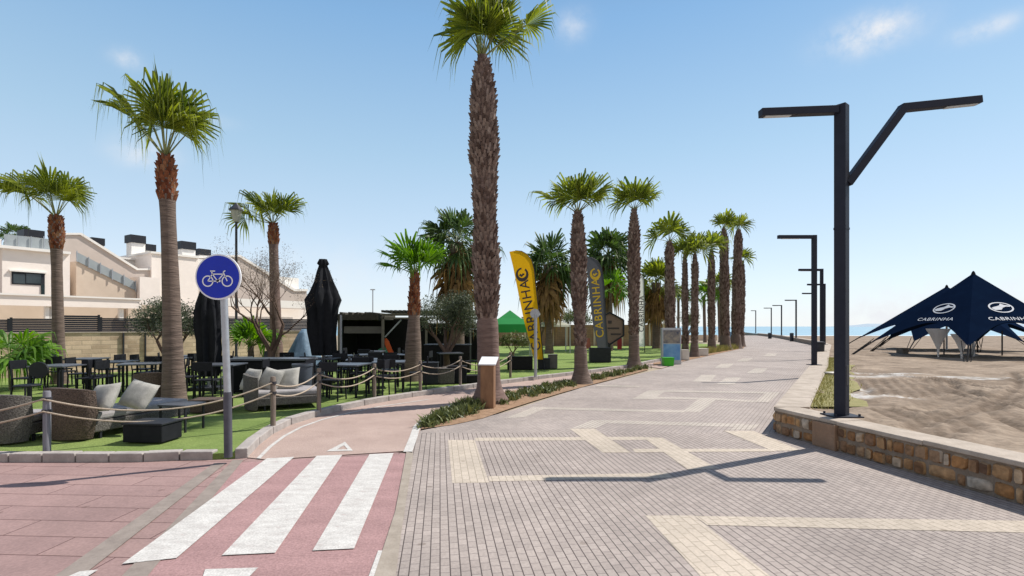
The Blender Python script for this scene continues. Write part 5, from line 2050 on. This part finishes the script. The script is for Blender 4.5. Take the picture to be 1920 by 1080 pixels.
# planters and low boxes between pavilion palm and olive
for px, py, w, h, m, lab in ((805, 722, .42, .62, 'charcoal', "dark square planter right of the pavilion's palm"), (832, 721, .55, .45, 'wicker_grey', "pale wicker box seat beside the dark planter"),
                             (856, 720, .52, .50, 'black', "black box seat under the olive tree"), (888, 719, .50, .22, 'hut_dark', "low dark box left of the wooden pedestal")):
    p = gp(px, py, LZ)
    t = slat_box("storage_bench" if 'seat' in lab or 'box' in lab else "planter", lab, "box seat" if 'seat' in lab or 'box' in lab else "planter", (p.x, p.y + .25, LZ), (w, .45, h), R(5), m)
p = Vector(((840 - 960) / F * 18.2, 18.2, LZ))
slat_box("service_counter", "wide dark service counter under the olive tree's crown", "counter", p, (1.6, .6, 1.0), 0, 'hut_dark', 'table')

# ================================================================== FLAGS, CANOPIES, BOARDS
def text_obj(name, body, size, Mx, m, parent, spacing=1.0, depth=.002, shear=0.0, bold=0.0):
    cu = bpy.data.curves.new(name, 'FONT')
    cu.body = body
    cu.size = size
    cu.align_x, cu.align_y = 'CENTER', 'CENTER'
    cu.space_character = spacing
    cu.extrude = depth
    cu.offset = bold
    cu.shear = shear
    cu.materials.append(m)
    tmp = bpy.data.objects.new("tmp", cu)
    COL.objects.link(tmp)
    dg = bpy.context.evaluated_depsgraph_get()
    me = bpy.data.meshes.new_from_object(tmp.evaluated_get(dg))
    bpy.data.objects.remove(tmp)
    o = bpy.data.objects.new(name, me)
    COL.objects.link(o)
    o.parent = parent
    o.matrix_local = Mx
    return o


def feather_flag(label, outline, Y, base_px, m, ink, text, text_line, tsize, emblem, pole=None, curl=.05):
    p = Vector(((base_px - 960) / F * Y, Y, LZ))
    t = thing("feather_flag", label, "flag", p, 0, "feather flags beside the cycle path")
    b = MB()
    P = [at(x, y, Y) - p for x, y in outline]
    b.sheet([q + Vector((0, -.004, 0)) for q in P][::-1])
    ban = b.build("banner", m, t)
    b = MB()
    pl_ = pole
    b.tube([at(x, y, Y) - p + Vector((0, .02, 0)) for x, y in pl_], [.028] + [.02] * (len(pl_) - 2) + [.010], 7)
    b.build("pole", M['charcoal'], t, smooth=60)
    a, c = at(*text_line[0], Y) - p, at(*text_line[1], Y) - p
    xd = (c - a).normalized()
    zd = Vector((0, -1, 0))
    yd = zd.cross(xd)
    mid = (a + c) / 2 + Vector((0, -.012, 0))
    Mx = Matrix.Translation(mid) @ Matrix((xd, yd, zd)).transposed().to_4x4()
    text_obj("lettering", text, tsize, Mx, ink, ban, spacing=1.12, bold=.004)
    if emblem:
        ex, ey, er = emblem
        ce = at(ex, ey, Y) - p + Vector((0, -.012, 0))
        er *= Y / F
        b = MB()
        n = 30
        for i in range(n):
            if 4 < i < 8:
                continue
            a0, a1 = 2 * math.pi * i / n, 2 * math.pi * (i + 1) / n
            w0 = .62 + .14 * math.sin(a0)
            b.sheet([ce + Vector((er * k * math.cos(a), 0, er * k * 1.1 * math.sin(a))) for k, a in ((1, a0), (1, a1), (w0, a1), (w0, a0))])
        b.sheet([ce + Vector((er * x, -.001, er * z)) for x, z in ((-.5, -.1), (-.1, -.4), (.45, .1), (.1, .25), (-.05, .0), (-.3, .15))])
        b.build("emblem", ink, ban)
    return t


feather_flag("tall yellow feather flag with dark lettering beside the round sign", [(955, 472), (966, 470), (978, 471.5), (988, 477), (996, 487), (1001, 505), (1005, 545), (1011, 600), (1018, 674), (1001, 674), (993, 640), (983, 604), (972, 550), (962, 500)],
             19.2, 1014, M['flag_yellow'], M['ink_dark'], "CABRINHA", ((1006, 650), (984, 533)), .50, (979, 515, 12),
             [(1021, 697), (1019, 674), (1012, 600), (1005.5, 545), (1001.5, 505), (996.5, 487), (988, 476.5), (978, 471), (966, 469.5)])
feather_flag("dark grey feather flag with yellow lettering right of the second palm", [(1098, 483), (1108, 482), (1120, 489), (1128, 503), (1132, 530), (1135, 590), (1140, 654), (1121, 656), (1112, 610), (1106, 560), (1102, 515)],
             26.0, 1139, M['flag_grey'], M['ink_yellow'], "CABRINHA", ((1125, 622), (1117, 533)), .56, (1116, 514, 10),
             [(1141, 676), (1140, 655), (1135.5, 590), (1132.5, 530), (1128.5, 503), (1120, 488.5), (1108, 481.5)])
feather_flag("narrow white feather flag with grey lettering behind the third palm", [(1199, 516), (1203, 515), (1207, 523), (1208, 560), (1208.5, 650), (1198, 650), (1197.5, 580)],
             32.0, 1208, M['white_cloth'], M['flag_grey'], "CABRINHA", ((1203, 632), (1203, 545)), .42, None,
             [(1209, 668), (1209, 650), (1208.5, 560), (1207.5, 523), (1203, 514.5)])
for px, py, w, h, m, lab in ((975, 694, .95, .50, 'hut_dark', "dark slatted box left of the yellow flag's foot"), (1020, 693, .45, .42, 'charcoal', "dark green-grey box at the yellow flag's foot"), (1037, 692, .34, .55, 'panel_grey', "grey box right of the yellow flag's foot"),
                             (1126, 680, .95, .66, 'charcoal', "charcoal twin bin box under the grey flag")):
    p = gp(px, py, LZ)
    slat_box("storage_box", lab, "box", (p.x, p.y + .2, LZ), (w, .4, h), 0, m)

def gazebo(label, x0, x1, ypk, yeave, yfoot, Y, m, depth, val=.12):
    s = Y / F
    p = Vector((((x0 + x1) / 2 - 960) * s, Y, LZ))
    t = thing("gazebo", label, "gazebo", p, 0, "gazebos on the lawn")
    w = (x1 - x0) * s
    ze, zp = CH + (HY - yeave) * s - LZ, CH + (HY - ypk) * s - LZ
    b = MB()
    c = [(-w / 2, 0, ze), (w / 2, 0, ze), (w / 2, depth, ze), (-w / 2, depth, ze)]
    mid = [(x * .5, depth / 2 + (y - depth / 2) * .5, ze + (zp - ze) * .42) for x, y, _ in c]
    b.add(c + mid + [(0, depth / 2, zp)], [(0, 1, 5, 4), (1, 2, 6, 5), (2, 3, 7, 6), (3, 0, 4, 7), (4, 5, 8), (5, 6, 8), (6, 7, 8), (7, 4, 8)])
    for i in range(4):
        a, q = Vector(c[i]), Vector(c[(i + 1) % 4])
        b.add([a, q, q - Vector((0, 0, val)), a - Vector((0, 0, val))], [(3, 2, 1, 0)])
    b.build("canopy", m, t)
    for x, y, _ in c:
        b = MB()
        b.box((x * .97, depth / 2 + (y - depth / 2) * .97, 0), (.06, .06, ze))
        b.build("leg", M['steel'], t)
    return t
gazebo("green pyramid-roofed gazebo left of the yellow flag", 914, 998, 580, 608, 690, 23.5, M['green_cloth'], 2.4, .38)
gazebo("white canopy gazebo right of the yellow flag", 1008, 1070, 594, 609, 660, 31.0, M['white_cloth'], 2.6)
tree("leafy_shrub", "pale green shrub growing under the green gazebo", (962, 0), 22.6, 1.7, 44, 1500, 'succulent', .14, depth=2, trunk_r=.05, clump=.32)
# hexagon board
p = Vector(((1140 - 960) / F * 29, 29, LZ))
t = thing("hexagon_sign", "brown hexagonal wooden sign board with dark frame right of the grey flag", "sign", p)
def hx(px, py, d=0):
    return at(px, py, 29) - p + Vector((0, d, 0))
hexa = [(1118, 600), (1143, 586), (1169, 600), (1169, 629), (1143, 646), (1118, 629)]
b = MB()
b.prism([hx(*q) for q in hexa][::-1], (0, .06, 0))
b.build("board", M['board_wood'], t)
b = MB()
for a, c in zip(hexa, hexa[1:] + hexa[:1]):
    b.bar(hx(*a, -.03), hx(*c, -.03), .08, .08, up=(0, 1, 0))
b.build("frame", M['charcoal'], t)
b = MB()
for y, x0, x1 in ((614, 1139, 1161), (625, 1145, 1164), (601, 1140, 1147)):
    b.prism([hx(x0, y, -.012), hx(x1, y, -.012), hx(x1, y + 3.2 if y > 605 else y + 6, -.012), hx(x0, y + 3.2 if y > 605 else y + 6, -.012)], (0, .01, 0))
b.build("dark_lines", M['ink_dark'], t)
b = MB()
for x in (1143,):
    b.tube([hx(x, 640, .1), Vector((hx(x, 640).x, .1, 0))], .08, 8)
b.build("post", M['charcoal'], t)
b = MB()
pxprism(b, [(1158, 655), (1158, 634), (1166, 634), (1166, 655)], 31, .12)
tag(b.build("red_panel", M['red']), "small upright red panel behind the hexagonal sign's right corner", "panel")
b = MB()
pxprism(b, [(1095, 654), (1095, 634), (1106, 634), (1108, 654)], 33, .12)
tag(b.build("pink_panel", mat("faded_red", (.42, .14, .11), (.32, .10, .08), scale=2)), "faded red panel behind the second palm's trunk", "panel")
b = MB()
pxbox(b, 1023, 1053, 593, 606, 40, 2)
tag(b.build("roof_unit", M['charcoal']), "dark boxy roof unit seen above the white canopy", "roof unit")

# low tan wall and buildings far behind the lawn
t = thing("boundary_wall", "brownish boundary wall far behind the lawn and flags", "wall", (0, 0, 0))
b = MB()
pxbox(b, 900, 1250, 609, 660, 43, .3)
b.build("panels", M['brickwall'], t)
b = MB()
for x in range(905, 1250, 26):
    pxbox(b, x, x + 3.5, 606, 660, 42.9, .2)
b.build("pillars", M['house_tan'], t)
t = thing("boundary_wall", "low pale wall far right behind the close pair of slim palms", "wall", (0, 0, 0))
b = MB()
pxbox(b, 1235, 1345, 628, 644, 62, .3)
b.build("panels", M['house_tan'], t)

# totem, green bin, white crate, stone block
p = gp(1258, 683)
t = thing("poster_totem", "glass poster totem with blue lower half by the fourth palm of the row", "totem", p)
s = p.y / F
w, h = 36 * s, 68 * s
b = MB()
b.box((0, 0, 0), (w, .22, h))
b.build("frame", M['steel'], t, bevel=.01)
b = MB()
b.box((0, -.115, h * .12), (w * .86, .012, h * .44))
b.build("lower_poster", M['blue'], t)
b = MB()
b.box((0, -.115, h * .58), (w * .86, .012, h * .36))
b.build("upper_poster", M['poster'], t)
p = gp(1246, 684)
t = thing("green_crate", "bright green plastic bin standing left of the poster totem", "crate", (p.x - .02, p.y - .55, 0))
s = p.y / F
b = MB()
b.box((0, 0, 0), (17 * s, .34, .33), top=1.12)
b.build("tub", M['bin_green'], t, bevel=.01)
b = MB()
b.box((0, 0, .33), (20 * s, .41, .03))
b.build("rim", M['bin_green'], t)
p = gp(1284, 675)
slat_box("white_crate", "white box between the totem and the close pair of slim palms", "box", (p.x, p.y, 0), (.36, .3, .52), 0, 'pale_stone')
p = gp(1316, 667)
slat_box("stone_block", "pale stone block seat right of the close pair of slim palms", "block", (p.x, p.y, 0), (.62, .4, .42), 0, 'pale_stone')
b = MB()
pxprism(b, [(1277, 645), (1279, 632), (1290, 630), (1292, 645)], 37, .1)
tag(b.build("maroon_panel", M['red']), "maroon panel between the totem and the close pair of slim palms", "panel")
b = MB()
pxprism(b, [(1363, 636), (1363, 624), (1373, 622), (1374, 635)], 42, .1)
tag(b.build("blue_panel", M['blue']), "small blue panel between the tall twin palms' trunks", "panel")

# ================================================================== BEACH TENTS
SZ = .36
def star_tent(label, peak_px, Y, Rr, rot, first_=True, n=6):
    pk = at(*peak_px, Y)
    p = Vector((pk.x, Y, SZ))
    H = pk.z - SZ
    t = thing("star_tent", label, "tent", p, 0, "navy star tents on the beach")
    arms = [Vector((Rr * math.cos(R(rot + 360 / n * k)), Rr * math.sin(R(rot + 360 / n * k)), .05)) for k in range(n)]
    P0 = Vector((0, 0, H))
    b = MB()
    NV, NU = 20, 8
    for k in range(n):
        A, B_ = arms[k], arms[(k + 1) % n]
        k0 = len(b.v)
        for j in range(NV + 1):
            v = j / NV
            ue = .60 + .26 * abs(2 * v - 1) ** 2.2
            for i in range(NU + 1):
                u = i / NU * ue
                e = A * (1 - v) + B_ * v
                q = P0 + (e - P0) * u
                q = q - Vector((e.x, e.y, 0)).normalized() * (.0 * u)
                b.v.append(tuple(q))
        for j in range(NV):
            for i in range(NU):
                b.f.append((k0 + j * (NU + 1) + i, k0 + j * (NU + 1) + i + 1, k0 + (j + 1) * (NU + 1) + i + 1, k0 + (j + 1) * (NU + 1) + i))
                b.mi.append(0)
    can = b.build("canopy", M['tent'], t, smooth=35)
    b = MB()
    b.lathe([(.09, H - .08), (.05, H + .05), (.01, H + .10)], n=8)
    b.build("peak_cap", M['black'], t)
    b = MB()
    b.tube([(0, 0, 0), (0, 0, H)], .05, 8)
    b.build("centre_pole", M['steel'], t)
    for a in arms:
        d = (a - P0)
        for sd in (-1, 0, 1):
            w_ = Vector((-a.y, a.x, 0)).normalized() * .22 * sd
            b = MB()
            b.tube([P0 + d * (.84 if sd == 0 else .80) + w_, P0 + d * 1.02 + w_ * .4], .016 if sd else .03, 5)
            b.build("guy_strap", M['black'], t)
    return t, p, arms, P0, can
tt, tp0, arms, P0, can = star_tent("large navy star tent with white emblems on the sand at right", (1825, 512), 22.6, 4.7, 226)
for side_, (i, j) in (("left", (5, 0)), ("right", (0, 1))):
    A, B_ = arms[i], arms[j]
    nrm = (A - P0).cross(B_ - P0).normalized()
    if nrm.dot(Vector((-tp0.x, -tp0.y, 0))) < 0:
        nrm = -nrm
    xd = (B_ - A).normalized()
    if xd.dot(Vector((.74, -.67, 0))) < 0:
        xd = -xd
    yd = nrm.cross(xd)
    m_ = (A + B_) / 2
    def on(u, lift=.012):
        return P0 + (m_ - P0) * u + nrm * lift
    rot_ = Matrix((xd, yd, nrm)).transposed().to_4x4()
    tilt = Matrix.Rotation(R(0), 4, 'Z')
    text_obj("lettering", "CABRINHA", .27, Matrix.Translation(on(.565)) @ rot_ @ tilt, M['ink_white'], can, spacing=1.1, depth=.001, bold=.0015)
    b = MB()
    c = on(.435)
    nn = 36
    def E(x, y):
        return c + xd * x * .42 + yd * y * .33
    for q in range(nn):
        a0, a1 = 2 * math.pi * q / nn, 2 * math.pi * (q + 1) / nn
        b.sheet([E(math.cos(a0), math.sin(a0)), E(math.cos(a1), math.sin(a1)), E(.86 * math.cos(a1), .84 * math.sin(a1)), E(.86 * math.cos(a0), .84 * math.sin(a0))])
    b.sheet([E(-.82, -.12), E(-.6, -.5), E(-.1, -.45), E(.15, -.05), E(-.2, .25), E(-.55, .1)])
    b.sheet([E(-.2, .27), E(.17, -.03), E(.45, .15), E(.75, .1), E(.85, .3), E(.4, .45), E(.15, .75), E(.0, .4)])
    b.build("emblem", M['ink_white'], can)
# white flared legs and thin poles
def flared_leg(px, ytop, ybot, wt, Y):
    s = Y / F
    q = at(px, ybot, Y) - tp0
    z1 = at(px, ytop, Y).z - tp0.z
    b = MB()
    b.lathe([(.03, 0), (.05, z1 * .3), (wt * s * .28, z1 * .7), (wt * s * .5, z1)], (q.x, q.y, .02), 14, cap=False)
    b.build("flared_leg", M['white_cloth'], tt, smooth=60)
flared_leg(1759, 617, 668, 38, 22.0)
flared_leg(1803, 627, 673, 34, 20.9)
for px, yt_, Y in ((1770, 628, 23.6), (1820, 624, 22.0), (1879, 620, 23.0)):
    q = at(px, 660, Y) - tp0
    b = MB()
    b.tube([(q.x, q.y, 0), (q.x, q.y, at(px, yt_, Y).z - tp0.z)], .03, 6)
    b.build("side_pole", M['dark_steel'], tt)
star_tent("second navy star tent mostly hidden behind the large one, its tip showing at left", (1775, 537), 29.0, 5.0, 212)
p = gp(1692, 664, .34)
slat_box("wooden_crate", "small weathered crate on the sand left of the star tent", "crate", (p.x, p.y, .34), (.36, .34, .30), R(10), 'beam')
p = gp(1556, 702, .39)
slat_box("concrete_block", "small pale concrete block in the dry grass behind the Y-shaped lamp", "block", (p.x + .1, p.y, .37), (.30, .3, .08), R(4), 'pale_stone')
